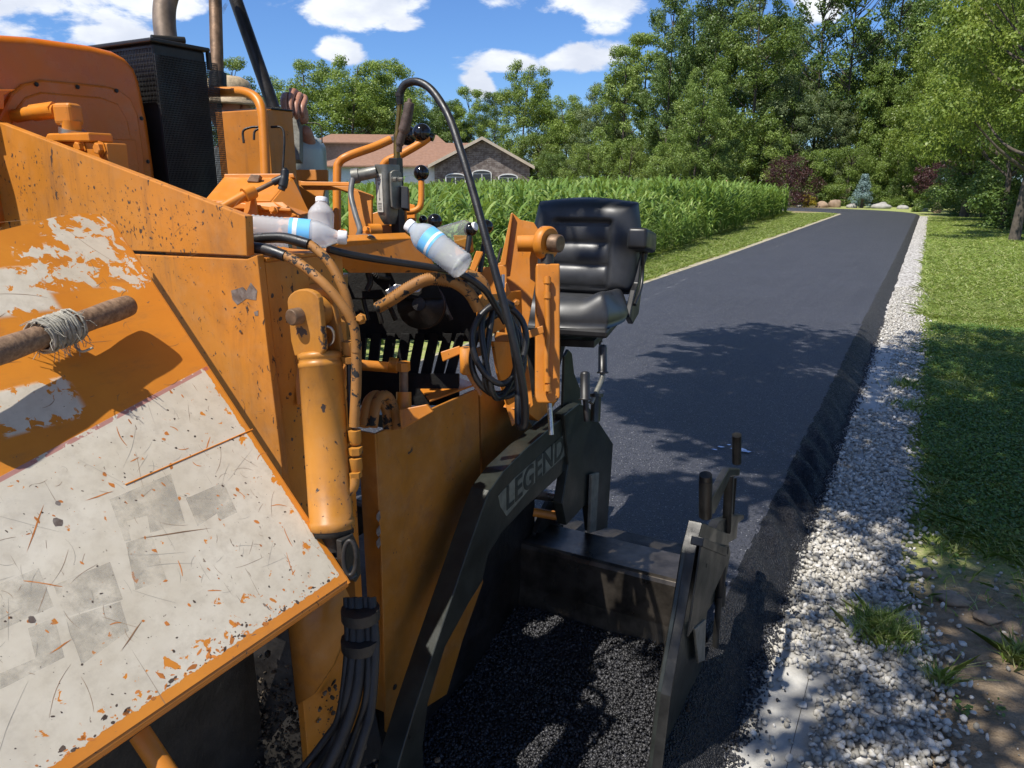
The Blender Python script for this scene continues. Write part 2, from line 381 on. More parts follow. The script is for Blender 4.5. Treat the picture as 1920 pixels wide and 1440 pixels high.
# ---- fresh asphalt
m, t, b, co = mat('fresh_asphalt')
v = t.new('ShaderNodeTexVoronoi'); t.link(co, v.inputs['Vector']); v.inputs['Scale'].default_value = 210
sp = t.new('ShaderNodeSeparateColor'); t.link(v.outputs['Color'], sp.inputs[0])
big = t.noise(co, .7, 5, .6); c = t.mix(t.step(big, .3, .7), (0.035, 0.036, 0.046), (0.045, 0.047, 0.060))
lanes = t.noise(t.scale(co, (1, .03, 1)), 7, 5, .6); c = t.mix(t.math('MULTIPLY', t.step(lanes, .4, .65), .35), c, (0.058, 0.059, 0.069))
c = t.mix(t.math('MULTIPLY', t.step(sp.outputs[0], .2, 1.0), .6), c, (0.075, 0.078, 0.092)); c = t.mix(t.math('LESS_THAN', sp.outputs[1], .22), c, (0.012, 0.012, 0.013))
c = t.mix(t.math('GREATER_THAN', sp.outputs[2], .985), c, (0.30, 0.30, 0.30))
sepa = t.new('ShaderNodeSeparateXYZ'); t.link(co, sepa.inputs[0])
wob = t.math('ADD', sepa.outputs[0], t.math('MULTIPLY', t.noise(t.scale(co, (.2, .12, 1)), 1.5, 2), 1.2))
tr = t.math('MULTIPLY', t.step(t.math('ABSOLUTE', t.math('ADD', wob, 2.72)), .04, .0), t.step(t.noise(t.scale(co, (6, .8, 1)), 3, 5, .7), .5, .7))
tr = t.math('MULTIPLY', tr, t.step(sepa.outputs[1], 8.0, 12.0)); c = t.mix(t.math('MULTIPLY', tr, .9), c, (0.24, 0.24, 0.24))
t.link(c, b.inputs['Base Color']); t.link(t.step(sp.outputs[1], 0, 1, .38, .7), b.inputs['Roughness'])
t.link(t.bump(t.math('ADD', t.step(v.outputs['Distance'], 0, .6, 1, 0), t.math('MULTIPLY', t.noise(co, 40, 4, .7), .7)), .75, .004), b.inputs['Normal'])
b.inputs['Specular IOR Level'].default_value = .45; M['asphalt'] = m
# centre line of the lane: straight, then a bend to the left
path = [(0.0, y) for y in np.concatenate([np.arange(1.2, 12, .035), np.arange(12, 44, .25)])]
ang = 0.0; px_, py_ = 0.0, 44.0
for k in range(58):
    ang += R(3.75) if k < 24 else 0; px_ -= math.sin(ang) * .42; py_ += math.cos(ang) * .42; path.append((px_, py_))
prof = [(-4.02, 0.0), (-3.98, .05), (-3.93, .105)] + [(x, .125 + .008 * math.cos((x + 2.2) / 1.7 * 1.3)) for x in np.linspace(-3.8, -.54, 40)]
sl = np.linspace(0, 1, 22); W2 = []
V = []; n = 0
for i, (cx, cy) in enumerate(path):
    j = min(i + 1, len(path) - 1); k = max(i - 1, 0); d = Vector((path[j][0] - path[k][0], path[j][1] - path[k][1])).normalized(); nx, ny = d.y, -d.x
    row = [(x, z) for x, z in prof]
    crest = -.52 + .012 * float(fbm(cy * 2, 0, 3)) ; toe = -.325 + .05 * (float(fbm(cy * 6.0, 1, 4)) - .45) + .02 * (float(vnoise(cy * 25, 2, 6)) - .5)
    rip = math.exp(-((cy - 4.2) / 1.35) ** 2)
    for s in sl:
        x = crest + (toe - crest) * s
        z = .131 * (1 - s ** 1.7) if s < 1 else -.004
        z += rip * .032 * math.sin((cy * 1.0 + s * .28) * 2 * math.pi / .34 + 1.2 * math.sin(cy * 3)) * math.sin(math.pi * min(1, s * 1.0)) ** .8
        z += .009 * (float(vnoise(x * 75, cy * 75, 7)) - .5) * (1 if s < .99 else 0)
        row.append((x, max(z, -.004)))
    n = len(row)
    # the lane is measured from the road's own left/right offsets about x = -2.2
    fz = 1 - .42 * max(0, min(1, (cy - 9) / 8))
    for x, z in row:
        z = z * fz if z > 0 else z
        q = x + 2.2
        if cy < 2.36 and x < -.505: z = -.02
        V.append((cx - 2.2 + q * nx, cy + q * ny, z))
i = np.arange((len(path) - 1) * (n - 1)); r = i // (n - 1); c_ = i % (n - 1); a = r * n + c_
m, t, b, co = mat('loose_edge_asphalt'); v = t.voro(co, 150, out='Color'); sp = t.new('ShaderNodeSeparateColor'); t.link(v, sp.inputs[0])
sy9 = t.new('ShaderNodeSeparateXYZ'); t.link(co, sy9.inputs[0]); shade_m = t.step(t.math('ADD', sy9.outputs[1], t.math('MULTIPLY', t.noise(co, 1.5, 3), 1.5)), 8.5, 11.0, 1, 0)  # tree shade painted into the edge colour along the near stretch
t.link(t.mix(shade_m, t.mix(sp.outputs[0], (0.024, 0.023, 0.023), (0.074, 0.071, 0.070)), t.mix(sp.outputs[0], (0.005, 0.005, 0.006), (0.026, 0.026, 0.029))), b.inputs['Base Color']); t.link(t.step(sp.outputs[1], 0, 1, .3, .75), b.inputs['Roughness']); b.inputs['Specular IOR Level'].default_value = .3
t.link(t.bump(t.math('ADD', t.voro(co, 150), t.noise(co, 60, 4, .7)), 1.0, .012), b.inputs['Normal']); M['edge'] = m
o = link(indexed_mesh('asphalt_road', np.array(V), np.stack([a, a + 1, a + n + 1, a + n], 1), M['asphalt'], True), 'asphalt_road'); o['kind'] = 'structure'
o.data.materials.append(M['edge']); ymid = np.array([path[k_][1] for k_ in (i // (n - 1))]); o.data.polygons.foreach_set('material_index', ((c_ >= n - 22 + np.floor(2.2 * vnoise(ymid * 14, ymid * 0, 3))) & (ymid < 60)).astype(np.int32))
# ---- loose pieces: gravel, asphalt crumbs
def ico():
    p = (1 + 5 ** .5) / 2
    v = np.array([(-1, p, 0), (1, p, 0), (-1, -p, 0), (1, -p, 0), (0, -1, p), (0, 1, p), (0, -1, -p), (0, 1, -p), (p, 0, -1), (p, 0, 1), (-p, 0, -1), (-p, 0, 1)], float)
    v /= np.linalg.norm(v[0])
    f = np.array([(0, 11, 5), (0, 5, 1), (0, 1, 7), (0, 7, 10), (0, 10, 11), (1, 5, 9), (5, 11, 4), (11, 10, 2), (10, 7, 6), (7, 1, 8), (3, 9, 4), (3, 4, 2), (3, 2, 6), (3, 6, 8), (3, 8, 9), (4, 9, 5), (2, 4, 11), (6, 2, 10), (8, 6, 7), (9, 8, 1)])
    return v, f
IV, IF = ico()
def stones(name, pos, size, mtl, rng, flat=.65, kind='stuff', smooth=False, label=None, cat=None):
    N = len(pos); sc = np.stack([rng.uniform(.75, 1.35, N), rng.uniform(.6, 1.1, N), rng.uniform(.45, .9, N) * flat * 1.4], 1) * np.asarray(size)[:, None] / 2
    jit = rng.uniform(.72, 1.2, (N, 12, 1)); V = IV[None] * jit * sc[:, None, :]
    q = rng.normal(size=(N, 4)); q[:, 1:3] *= .45; q /= np.linalg.norm(q, axis=1)[:, None]; w_, x_, y_, z_ = q.T
    Rm = np.stack([1 - 2 * (y_ * y_ + z_ * z_), 2 * (x_ * y_ - w_ * z_), 2 * (x_ * z_ + w_ * y_), 2 * (x_ * y_ + w_ * z_), 1 - 2 * (x_ * x_ + z_ * z_), 2 * (y_ * z_ - w_ * x_), 2 * (x_ * z_ - w_ * y_), 2 * (y_ * z_ + w_ * x_), 1 - 2 * (x_ * x_ + y_ * y_)], 1).reshape(N, 3, 3)
    V = np.einsum('nij,nkj->nki', Rm, V) + np.asarray(pos)[:, None, :]
    Fa = (IF[None] + (np.arange(N) * 12)[:, None, None]).reshape(-1, 3)
    o = link(indexed_mesh(name, V.reshape(-1, 3), Fa, mtl, smooth, np.repeat(rng.random(N), 20)), name)
    props(o, label, cat, None, kind); return o
def tinted(name, c0, c1, c2, rough=.8, bump=.3, sc=60, spec=.4, dusty=0):
    m, t, b, co = mat(name); at = t.new('ShaderNodeAttribute'); at.attribute_name = 'tint'
    c = t.mix(t.step(at.outputs['Fac'], 0, .6), c0, c1); c = t.mix(t.step(at.outputs['Fac'], .6, 1), c, c2)
    c = t.mix(t.step(t.noise(co, sc, 4, .6), .3, .7, 0, .35), c, tuple(x * .6 for x in c0)); t.link(c, b.inputs['Base Color'])
    b.inputs['Roughness'].default_value = rough; b.inputs['Specular IOR Level'].default_value = spec
    t.link(t.bump(t.noise(co, sc * 3, 3), bump, .003), b.inputs['Normal']); return m
M['stone'] = tinted('limestone_chips', (0.27, 0.25, 0.21), (0.52, 0.49, 0.43), (0.70, 0.67, 0.61))
M['crumb'] = tinted('asphalt_crumbs', (0.012, 0.012, 0.013), (0.028, 0.028, 0.031), (0.06, 0.06, 0.066), rough=.42, spec=.5, sc=200)
N = 25000; py = 1.5 + 12.5 * RNG.random(N) ** 1.7; px = RNG.uniform(-.36, .5, N)
toe = -.30
slab = (px < -.05 - .10 * RNG.random(N)) & (((py < 2.42 + .35 * RNG.random(N))) | ((py > 6.1) & (py < 8.9)))
right = gr_right(py) + .05 * RNG.random(N) + .12 * RNG.random(N) ** 4
keep = (px > toe) & (px < right) & (~slab | (RNG.random(N) < .07))
px, py = px[keep], py[keep]; sz = (.014 + .020 * RNG.random(len(px)) ** 1.2) * np.where(py > 6, 1.0, 1)
pz = .006 + sz * .22 + np.where(RNG.random(len(px)) < .35, .009, 0) + np.clip(gz(px, py), 0, 1)
o = stones('gravel', np.stack([px, py, pz], 1), sz, M['stone'], RNG)
# strays on the dirt
N = 260; px = RNG.uniform(.2, .9, N); py = RNG.uniform(2.0, 4.3, N); sz = .008 + .02 * RNG.random(N) ** 2
stones('loose_stones', np.stack([px, py, gz(px, py) - .008 + sz * .2], 1), sz, M['stone'], RNG)
# asphalt crumbs: mix pile in front of the screed, ragged toe of the mat
N = 42000; px = RNG.uniform(-1.25, -.50, N); py = RNG.uniform(1.15, 2.30, N)
h = .06 + .11 * np.clip((py - 1.75) / .4, 0, 1) + .03 * (fbm(px * 5, py * 5, 12) - .4)
sz = .0045 + .013 * RNG.random(N) ** 2.2
stones('asphalt_mix', np.stack([px, py, h - .004 + .012 * RNG.random(N)], 1), sz, M['crumb'], RNG)
def pile(x, y): return .05 + .11 * np.clip((y - 1.75) / .4, 0, 1) + .03 * (fbm(x * 5, y * 5, 12) - .4)
grid_obj('mix_bed', np.linspace(-1.3, -.49, 40), np.linspace(1.0, 2.30, 50), lambda x, y: pile(x, y) * np.clip((y - 1.0) / .1, -.05, 1), M['asphalt'])
N = 9000; py = 1.6 + 9 * RNG.random(N) ** 1.6; px = -.335 + RNG.normal(size=N) * .028
px = np.where(RNG.random(N) < .02, px + RNG.random(N) * .12, px); sz = .005 + .010 * RNG.random(N)
stones('asphalt_crumbs', np.stack([px, py, .006 + sz * .35 + np.clip(-.33 - px, 0, .2) * .42], 1), sz, M['crumb'], RNG)
# spilt water and a pale flake on the new mat
m, t, b, co = mat('pale_water_spill'); b.inputs['Base Color'].default_value = (.35, .5, .75, 1); b.inputs['Roughness'].default_value = .15
mb = MB()
for (u, v, rr) in ((1385, 842, .028), (1398, 846, .02), (1352, 838, .012), (1340, 843, .009), (1366, 834, .008)):
    c = P(u, v, Z=.135); k = 14
    ring = [c + Vector((math.cos(2 * math.pi * i / k) * rr * random.uniform(.7, 1.4) * 1.6, math.sin(2 * math.pi * i / k) * rr * random.uniform(.5, 1.1), 0)) for i in range(k)]
    mb.prism(ring, (0, 0, .002))
props(mb.build('water_spill', m), 'small pale blue splash of liquid drying on the shaded new asphalt', 'spill')
# ---- grass
def leafmat(name, c0, c1, c2, trans=.35, rough=.45, var=.25, spec=.35):
    m, t, b, co = mat(name); at = t.new('ShaderNodeAttribute'); at.attribute_name = 'tint'
    oi = t.new('ShaderNodeObjectInfo').outputs['Random']
    c = t.mix(t.step(at.outputs['Fac'], 0, .55), c0, c1); c = t.mix(t.step(at.outputs['Fac'], .55, 1), c, c2)
    c = t.mix(t.math('MULTIPLY', oi, var), c, tuple(x * .55 for x in c0))
    t.link(c, b.inputs['Base Color']); b.inputs['Roughness'].default_value = rough; b.inputs['Specular IOR Level'].default_value = spec
    tr = t.new('ShaderNodeBsdfTranslucent'); t.link(t.mix(.5, c, (0.25, 0.32, 0.03)) if c0[1] > c0[0] else c, tr.inputs[0])
    ms = t.new('ShaderNodeMixShader'); ms.inputs[0].default_value = trans
    t.link(b.outputs[0], ms.inputs[1]); t.link(tr.outputs[0], ms.inputs[2]); t.link(ms.outputs[0], m.node_tree.nodes['Material Output'].inputs[0])
    return m
M['blade'] = leafmat('grass_blades', (0.18, 0.27, 0.045), (0.34, 0.44, 0.10), (0.58, 0.58, 0.27))
M['clover'] = leafmat('clover_leaves', (0.06, 0.13, 0.025), (0.12, 0.215, 0.045), (0.21, 0.30, 0.08))
M['corn'] = leafmat('corn_leaves', (0.095, 0.18, 0.032), (0.19, 0.30, 0.06), (0.37, 0.46, 0.14), trans=.38, rough=.45, var=.2, spec=.25)
def blades(name, x, y, z, h, wd, rng, mtl, lean=.5, label=None, cat=None, parent=None, kind='stuff', loc=None):
    N = len(x); a = rng.random(N) * 2 * np.pi; ca, sa = np.cos(a), np.sin(a); l = rng.normal(size=(N, 2)) * lean * h[:, None]
    base = np.stack([x, y, z], 1); s = np.stack([ca, sa, 0 * ca], 1) * (wd / 2)[:, None]
    mid = base + np.stack([l[:, 0] * .3, l[:, 1] * .3, h * .6], 1); tip = base + np.stack([l[:, 0], l[:, 1], h], 1)
    V = np.stack([base - s, base + s, mid + s * .7, mid - s * .7, mid - s * .7, mid + s * .7, tip, tip], 1).reshape(-1, 3)
    V = np.stack([base - s, base + s, mid + s * .7, tip, mid - s * .7], 1)      # five corners
    if loc is not None: V = V - np.array(loc)
    o = link(fast_mesh(name, V.reshape(-1, 3), 5, mtl, rng.random(N)), name, parent, loc if parent is None else None)
    return props(o, label, cat, None, kind)
def leaflets(x, y, z, s, rng, tilt=.5):
    N = len(x); nrm = np.stack([rng.normal(size=N) * tilt, rng.normal(size=N) * tilt, np.ones(N)], 1); nrm /= np.linalg.norm(nrm, axis=1)[:, None]
    r_ = rng.normal(size=(N, 3)); u = np.cross(nrm, r_); u /= np.linalg.norm(u, axis=1)[:, None]; v = np.cross(nrm, u)
    c = np.stack([x, y, z], 1); s = s[:, None]
    return np.stack([c - u * s, c - v * s * .62, c + u * s, c + v * s * .62], 1)
# right-hand lawn
N = 130000; yy = 3.2 + 9.5 * RNG.random(N) ** 1.25; xx = RNG.uniform(0, 1, N) ** .9 * (yy * .12 + .55) + .12
den = np.clip((fbm(xx * 3, yy * 3, 21) - .30) * 4, .1, 1) * np.clip((yy - 3.4 - .9 * fbm(xx * 4, yy * 0 + 2, 9)) / .8, .015, 1) * np.clip((xx - gr_right(yy) + .02) / .07, .02, 1)
k = RNG.random(N) < den; xx, yy = xx[k], yy[k]
hh = (.022 + .035 * RNG.random(len(xx))) * (.7 + .6 * fbm(xx * 2, yy * 2, 31)); blades('grass', xx, yy, gz(xx, yy) - .01, hh, .0035 + .003 * RNG.random(len(xx)) + yy * .0004, RNG, M['blade'], 1.3)
N = 90000; yy = 3.4 + 7.0 * RNG.random(N) ** 1.15; xx = RNG.random(N) * (yy * .12 + .55) + .15
den = np.clip((fbm(xx * 2.2, yy * 2.2, 41) - .36) * 6, 0, 1) * np.clip((yy - 3.7 - .6 * fbm(xx * 3, yy * 0 + 7, 3)) / .7, 0.01, 1) * np.clip((xx - gr_right(yy) - .02) / .12, .0, 1)
k = RNG.random(N) < den; xx, yy = xx[k], yy[k]; hz = .018 + .035 * RNG.random(len(xx))
V = leaflets(xx, yy, gz(xx, yy) + hz, .007 + .007 * RNG.random(len(xx)), RNG)
o = link(fast_mesh('clover', V.reshape(-1, 3), 4, M['clover'], RNG.random(len(xx))), 'clover'); o['kind'] = 'stuff'
N = 70000; yy = 11 + 32 * RNG.random(N) ** 1.5; xx = RNG.random(N) * (yy * .10 + 1.0) + .05
blades('far_lawn_grass', xx, yy, xx * 0 - .012, .03 + .05 * RNG.random(N), .008 + .0006 * yy, RNG, M['blade'], 1.5)
N = 150000; yy = 7 + 37 * RNG.random(N) ** 1.4; xl = -4.26 + 0 * yy; xx = xl - RNG.random(N) * (1.5 + (yy - 8) * .045)
blades('verge_grass', xx, yy, xx * 0 - .012, .03 + .07 * RNG.random(N) + .12 * (xl - xx > 1.0 + (yy - 8) * .04) * RNG.random(N), .008 + .0007 * yy, RNG, M['blade'], 1.2)
# individual tufts and weeds on the gravel rim
def tuft(u, v, n, h, spread, label, cat='grass tuft', md='blade', name='grass_tuft'):
    c = P(u, v, Z=0.01); x = c.x + RNG.normal(size=n) * spread; y = c.y + RNG.normal(size=n) * spread
    z = gz(x, y) * 0 + .004
    blades(name, x, y, z, h * (.5 + .6 * RNG.random(n)), .004 + .003 * RNG.random(n), RNG, M[md], .75, label, cat, None, None, (c.x, c.y, 0))
tuft(1660, 1190, 650, .085, .050, 'bushy dark green grass tuft growing on the gravel beside the bare dirt')
tuft(1905, 1240, 200, .09, .022, 'spiky yellow-green grass tuft on dirt at the right edge of the picture')
tuft(1760, 1285, 90, .11, .014, 'thin upright grass shoots rising between gravel and the brown dirt')
tuft(1700, 725, 160, .10, .05, 'small weed tuft on the gravel beside the bare concrete strip')
tuft(1712, 765, 180, .08, .07, 'low weeds spreading over the gravel just before the shaded lawn')
tuft(1640, 1165, 150, .07, .03, 'short grass wisps at the left foot of the bushy tuft')
def weed(u, v, n, s, label):
    c = P(u, v, Z=.02); r_ = np.sqrt(RNG.random(n)) * .035; a = RNG.random(n) * 6.28
    V = leaflets(c.x + r_ * np.cos(a), c.y + r_ * np.sin(a), .015 + .03 * RNG.random(n), s * (.6 + .6 * RNG.random(n)), RNG, .6) - np.array([c.x, c.y, 0])
    props(link(fast_mesh('weed', V.reshape(-1, 3), 4, M['clover'], RNG.random(n)), 'weed', None, (c.x, c.y, 0)), label, 'weed')
weed(1800, 1325, 26, .012, 'small broad-leaved weed flat on the brown dirt near the bottom right')
weed(1790, 1065, 12, .012, 'little bright green seedling on the dirt bank above the grass tuft')
weed(1870, 1330, 14, .011, 'tiny weed on dirt, the rightmost of the seedlings')
# dirt clods
for i, (u, v, s) in enumerate(((1785, 1125, .055), (1850, 1165, .04), (1740, 1075, .035), (1880, 1210, .045))):
    c = P(u, v, Z=.0); mb = MB().sphere((c.x, c.y, float(gz(c.x, c.y))), s, 14, (1.3, 1.0, .42))
    mb.v = [tuple(Vector(q) + Vector([(float(vnoise(q[0] * 40 + 5, q[1] * 40 + q[2] * 40, 5)) - .5) * .018] * 3)) for q in mb.v]
    if 'clod' not in M: M['clod'] = plain('dry_clay', (0.30, 0.22, 0.145), .9, 0, .25, 25, bump=.5)
    props(mb.build('dirt_clod', M['clod'], loc=(c.x, c.y, 0)), ['largest rounded pale dirt clod on the lawn bank', 'flat dirt lump right of the largest clod', 'small dirt lump at the foot of the clover', 'dirt lump just above the right-hand grass tuft'][i], 'dirt clod')
# ---- corn
def corn_leaf(base, az, L, wd, rise, segs, rng):
    """arching blade: returns quads (n,4,3)"""
    d = np.array([math.cos(az), math.sin(az), 0]); s = np.array([-math.sin(az), math.cos(az), 0])
    pts = []; p = np.array(base, float); a = rise
    for i in range(segs + 1):
        f = i / segs; w_ = wd * (math.sin(math.pi * min(1, .25 + .75 * f)) ** .8 if f < 1 else 0.02)
        pts.append((p - s * w_ / 2 + np.array([0, 0, .25 * w_]), p + s * w_ / 2 + np.array([0, 0, .25 * w_])))
        p = p + (d * math.cos(a) + np.array([0, 0, math.sin(a)])) * L / segs; a -= (1.9 + .5 * rng.random()) / segs
    return [np.array([pts[i][0], pts[i][1], pts[i + 1][1], pts[i + 1][0]]) for i in range(segs)]
def corn_plant(rng, H=1.5, nl=11, segs=4):
    Q = []; az = rng.random() * 6.28
    st = np.array([[-.012, 0, 0], [.012, 0, 0], [.008, 0, H * .75], [-.008, 0, H * .75]]); Q.append(st); Q.append(st[:, [1, 0, 2]])
    for i in range(nl):
        f = i / (nl - 1); z = H * (.10 + .68 * f); az += math.pi + rng.normal() * .35
        L = (.55 + .30 * math.sin(math.pi * (.25 + .6 * f))) * rng.uniform(.85, 1.15)
        Q += corn_leaf((0, 0, z), az, L, .056 * rng.uniform(.8, 1.2), 1.15 + .3 * f, segs, rng)
    return np.array(Q)
CV = []
for k in range(6):
    rg = np.random.default_rng(100 + k); CV.append(corn_plant(rg, 1.42, 14, 5))
def in_corn(x, y):
    edge = -5.15 - np.clip(y - 14, -20, 40) * .047 - .55 * (fbm(y * .6, y * 0, 17) - .35) - .2 * (vnoise(y * 2.3, y * 0, 5) - .5)
    far = 42 + np.clip(-x - 6, 0, 60) * .42
    return (x < edge) & (y < far) & (y > -2)
rowx, rowy = np.meshgrid(np.arange(-62, -4.4, .5), np.arange(-2, 68, .2)); cx = rowx.ravel() + RNG.normal(size=rowx.size) * .05; cy = rowy.ravel() + RNG.normal(size=rowx.size) * .06
k = in_corn(cx, cy); cx, cy = cx[k], cy[k]
az_ = np.degrees(np.arctan2(cx, cy)) + 28.5; dist = np.hypot(cx, cy); k = (az_ > -31) & (az_ < 36); cx, cy, dist = cx[k], cy[k], dist[k]
depth_in = (-5.15 - np.clip(cy - 14, -20, 40) * .047) - cx; k = (depth_in < 6) | (RNG.random(len(cx)) < .42); cx, cy, dist, depth_in = cx[k], cy[k], dist[k], depth_in[k]
az_ = np.degrees(np.arctan2(cx, cy)) + 28.5
order = np.argsort(dist + np.clip(depth_in - 1.3, 0, 10) * 8 + np.where(az_ < -5.5, 30, 0)); near = order[:280]; rest = order[280:]
cmesh = [fast_mesh('corn_plant', q.reshape(-1, 3), 4, M['corn'], np.random.default_rng(i).random(len(q))) for i, q in enumerate(CV)]
for i in near:
    o = link(cmesh[random.randrange(6)], 'corn_plant', None, (cx[i], cy[i], 0)); o.rotation_euler.z = random.uniform(0, 6.28); fr = min(1, .62 + .30 * max(0, float(depth_in[i]))); s = random.uniform(.84, 1.10) * fr; o.scale = (s, s, s * random.uniform(.93, 1.06))
    props(o, 'young green corn plant with arching leaves in the front rows of the field', 'corn plant', 'corn plants in the front rows')
LV = [corn_plant(np.random.default_rng(200 + k), 1.43, 11, 3) for k in range(5)]
parts = []; tn = []
for i in rest:
    q = LV[i % 5]; a = random.uniform(0, 6.28); s = random.uniform(.80, 1.16) * (1 + .08 * math.sin(cx[i] * .21 + cy[i] * .13)); ca, sa = math.cos(a) * s, math.sin(a) * s
    Rz = np.array([[ca, -sa, 0], [sa, ca, 0], [0, 0, s]]); parts.append(q @ Rz.T + np.array([cx[i], cy[i], 0])); tn.append(np.random.rand(len(q)) * .5 + .5 * random.random())
V = np.concatenate(parts); o = link(fast_mesh('corn_field', V.reshape(-1, 3), 4, M['corn'], np.concatenate(tn)), 'corn_field'); o['kind'] = 'stuff'
print('corn', len(near), len(rest), len(V))
# ================================================================ TREES
BARK = plain('grey_brown_bark', (0.085, 0.068, 0.052), .9, 0, .3, 6, bump=.6)
M['leaf_mid'] = leafmat('mid_green_foliage', (0.10, 0.165, 0.032), (0.21, 0.30, 0.062), (0.37, 0.45, 0.13), .35, .45, .4)
M['leaf_dark'] = leafmat('dark_green_foliage', (0.065, 0.120, 0.028), (0.14, 0.22, 0.052), (0.27, 0.35, 0.11), .32, .42, .4)
M['leaf_bright'] = leafmat('yellow_green_foliage', (0.11, 0.175, 0.028), (0.23, 0.31, 0.05), (0.40, 0.46, 0.11), .40, .45, .35)
M['leaf_purple'] = leafmat('purple_foliage', (0.045, 0.018, 0.022), (0.085, 0.035, 0.036), (0.13, 0.07, 0.05), .3, .45, .2)
M['leaf_blue'] = leafmat('blue_spruce_needles', (0.11, 0.17, 0.16), (0.20, 0.29, 0.28), (0.30, 0.40, 0.40), .1, .6, .1)
M['leaf_yellow'] = leafmat('golden_foliage', (0.35, 0.27, 0.03), (0.55, 0.42, 0.04), (0.7, 0.6, 0.1), .25, .5, .1)
def clump_leaves(c, r, n, s, rng, flat=.75):
    """leaf quads scattered near the skin of a lumpy clump, facing outwards and up"""
    d = rng.normal(size=(n, 3)); d /= np.linalg.norm(d, axis=1)[:, None]; rad = r * (.45 + .6 * rng.random(n) ** .5) * (1 + .25 * np.sin(d[:, 0] * 5 + d[:, 2] * 4 + r * 9))
    p = c + d * rad[:, None] * np.array([1, 1, flat])
    nrm = d * .9 + np.array([0, 0, .55]) + rng.normal(size=(n, 3)) * .55; nrm /= np.linalg.norm(nrm, axis=1)[:, None]
    t_ = np.cross(nrm, rng.normal(size=(n, 3))); t_ /= np.linalg.norm(t_, axis=1)[:, None]; bt = np.cross(nrm, t_)
    ss = (s * rng.uniform(.6, 1.25, n))[:, None]
    return np.stack([p - t_ * ss, p - bt * ss * .55 + nrm * ss * .12, p + t_ * ss, p + bt * ss * .55 + nrm * ss * .12], 1)
def make_tree(seed, H, Rr, base, ncl, nleaf, ls, mt, cr=(.75, 1.35), shape='oval', name='tree', limbs=14, tr=.22, holes=0.0):
    rng = np.random.default_rng(seed); mb = MB(); lean = rng.normal(size=2) * .03 * H
    tp = [Vector((lean[0] * f * f, lean[1] * f * f + .1 * math.sin(f * 5 + seed), H * .9 * f)) for f in np.linspace(0, 1, 9)]
    mb.tube(tp, [tr * (1.25 if i == 0 else 1) * (1 - .85 * i / 8) + .02 for i in range(9)], 8)
    cl = []; lobes = rng.normal(size=(4, 2)) * Rr * .3
    for i in range(ncl):
        f = rng.random() ** .85
        if shape == 'oval': pr = math.sin(math.pi * (.12 + .80 * f)) ** .7
        elif shape == 'top': pr = .35 + .65 * math.sin(math.pi * (.0 + .95 * f))
        elif shape == 'cone': pr = 1.02 - f
        else: pr = math.sin(math.pi * (.3 + .6 * f)) ** .5
        a = rng.random() * 6.28; rr = Rr * pr * (.35 + .65 * rng.random() ** .5) * (1 + .22 * math.sin(a * 3 + seed + f * 6)); z = base + (H - base) * (.03 + .95 * f)
        k = min(8, int(z / (H * .9) * 8)); c = np.array([tp[k].x + rr * math.cos(a), tp[k].y + rr * math.sin(a), z])
        if holes and vnoise(a * 1.6 + seed, z * .45, seed) < holes: continue
        cl.append((c, rng.uniform(*cr) * (1 - .3 * f)))
    sel = sorted(rng.choice(len(cl), min(limbs, len(cl)), replace=False))
    for j in sel:
        c = Vector(cl[j][0]); z0 = max(base * .6 + .3, c.z - (0.35 + .25 * rng.random()) * (Vector((c.x, c.y)).length + 1) - .6); z0 = min(z0, H * .8)
        k = min(7, int(z0 / (H * .9) * 8)); p0 = tp[k].lerp(tp[k + 1], z0 / (H * .9) * 8 - k)
        mid = p0.lerp(c, .5) + Vector((0, 0, -.12 * (c - p0).length + .3 * rng.random()))
        mb.tube(smooth_path([p0, mid, c], 3), [tr * .38 * (1 - .13 * q) + .008 for q in range(7)], 5, False)
    Q = []; T = []
    for c, r in cl:
        n = int(nleaf * (r / np.mean(cr)) ** 2); q = clump_leaves(c, r, n, ls, rng); Q.append(q); T.append(np.clip(rng.random(n) * .75 + rng.random() * .35 - .05, 0, 1))
    Q = np.concatenate(Q); T = np.concatenate(T)
    tm = bpy.data.meshes.new(name + '_trunk'); tm.from_pydata(mb.v, [], mb.f); tm.materials.append(BARK); tm.polygons.foreach_set('use_smooth', [True] * len(tm.polygons))
    return tm, fast_mesh(name + '_crown', Q.reshape(-1, 3), 4, mt, T)
def place(pair, name, loc, sc, label, cat='tree', group=None, rz=None, mt=None):
    if isinstance(sc, (int, float)): sc = (sc, sc, sc)
    e = empty(name, loc, label, cat, group); e.rotation_euler.z = random.uniform(0, 6.28) if rz is None else rz; e.scale = sc
    link(pair[0], 'trunk', e); c = link(pair[1], 'crown', e)
    if mt is not None: c.material_slots[0].link = 'OBJECT'; c.material_slots[0].material = mt
    return e
M['leaf_grey'] = leafmat('grey_green_foliage', (0.075, 0.115, 0.045), (0.16, 0.21, 0.085), (0.30, 0.35, 0.16), .3, .5, .3)
M['leaf_light'] = leafmat('light_green_foliage', (0.13, 0.21, 0.038), (0.26, 0.36, 0.065), (0.45, 0.53, 0.15), .4, .45, .3)
V_ = {}
V_['tall1'] = make_tree(1, 20, 4.2, 1.2, 100, 560, .125, M['leaf_mid'], (.8, 1.5), 'oval', holes=.12)
V_['tall2'] = make_tree(2, 22, 3.6, 1.5, 95, 560, .125, M['leaf_dark'], (.8, 1.5), 'top', holes=.26)
V_['tall3'] = make_tree(3, 18, 5.0, .9, 125, 560, .125, M['leaf_mid'], (.9, 1.6), 'round', holes=.1)
V_['airy'] = make_tree(4, 22, 4.0, 6, 85, 170, .15, M['leaf_dark'], (.6, 1.2), 'oval', limbs=44, holes=.22, tr=.15)
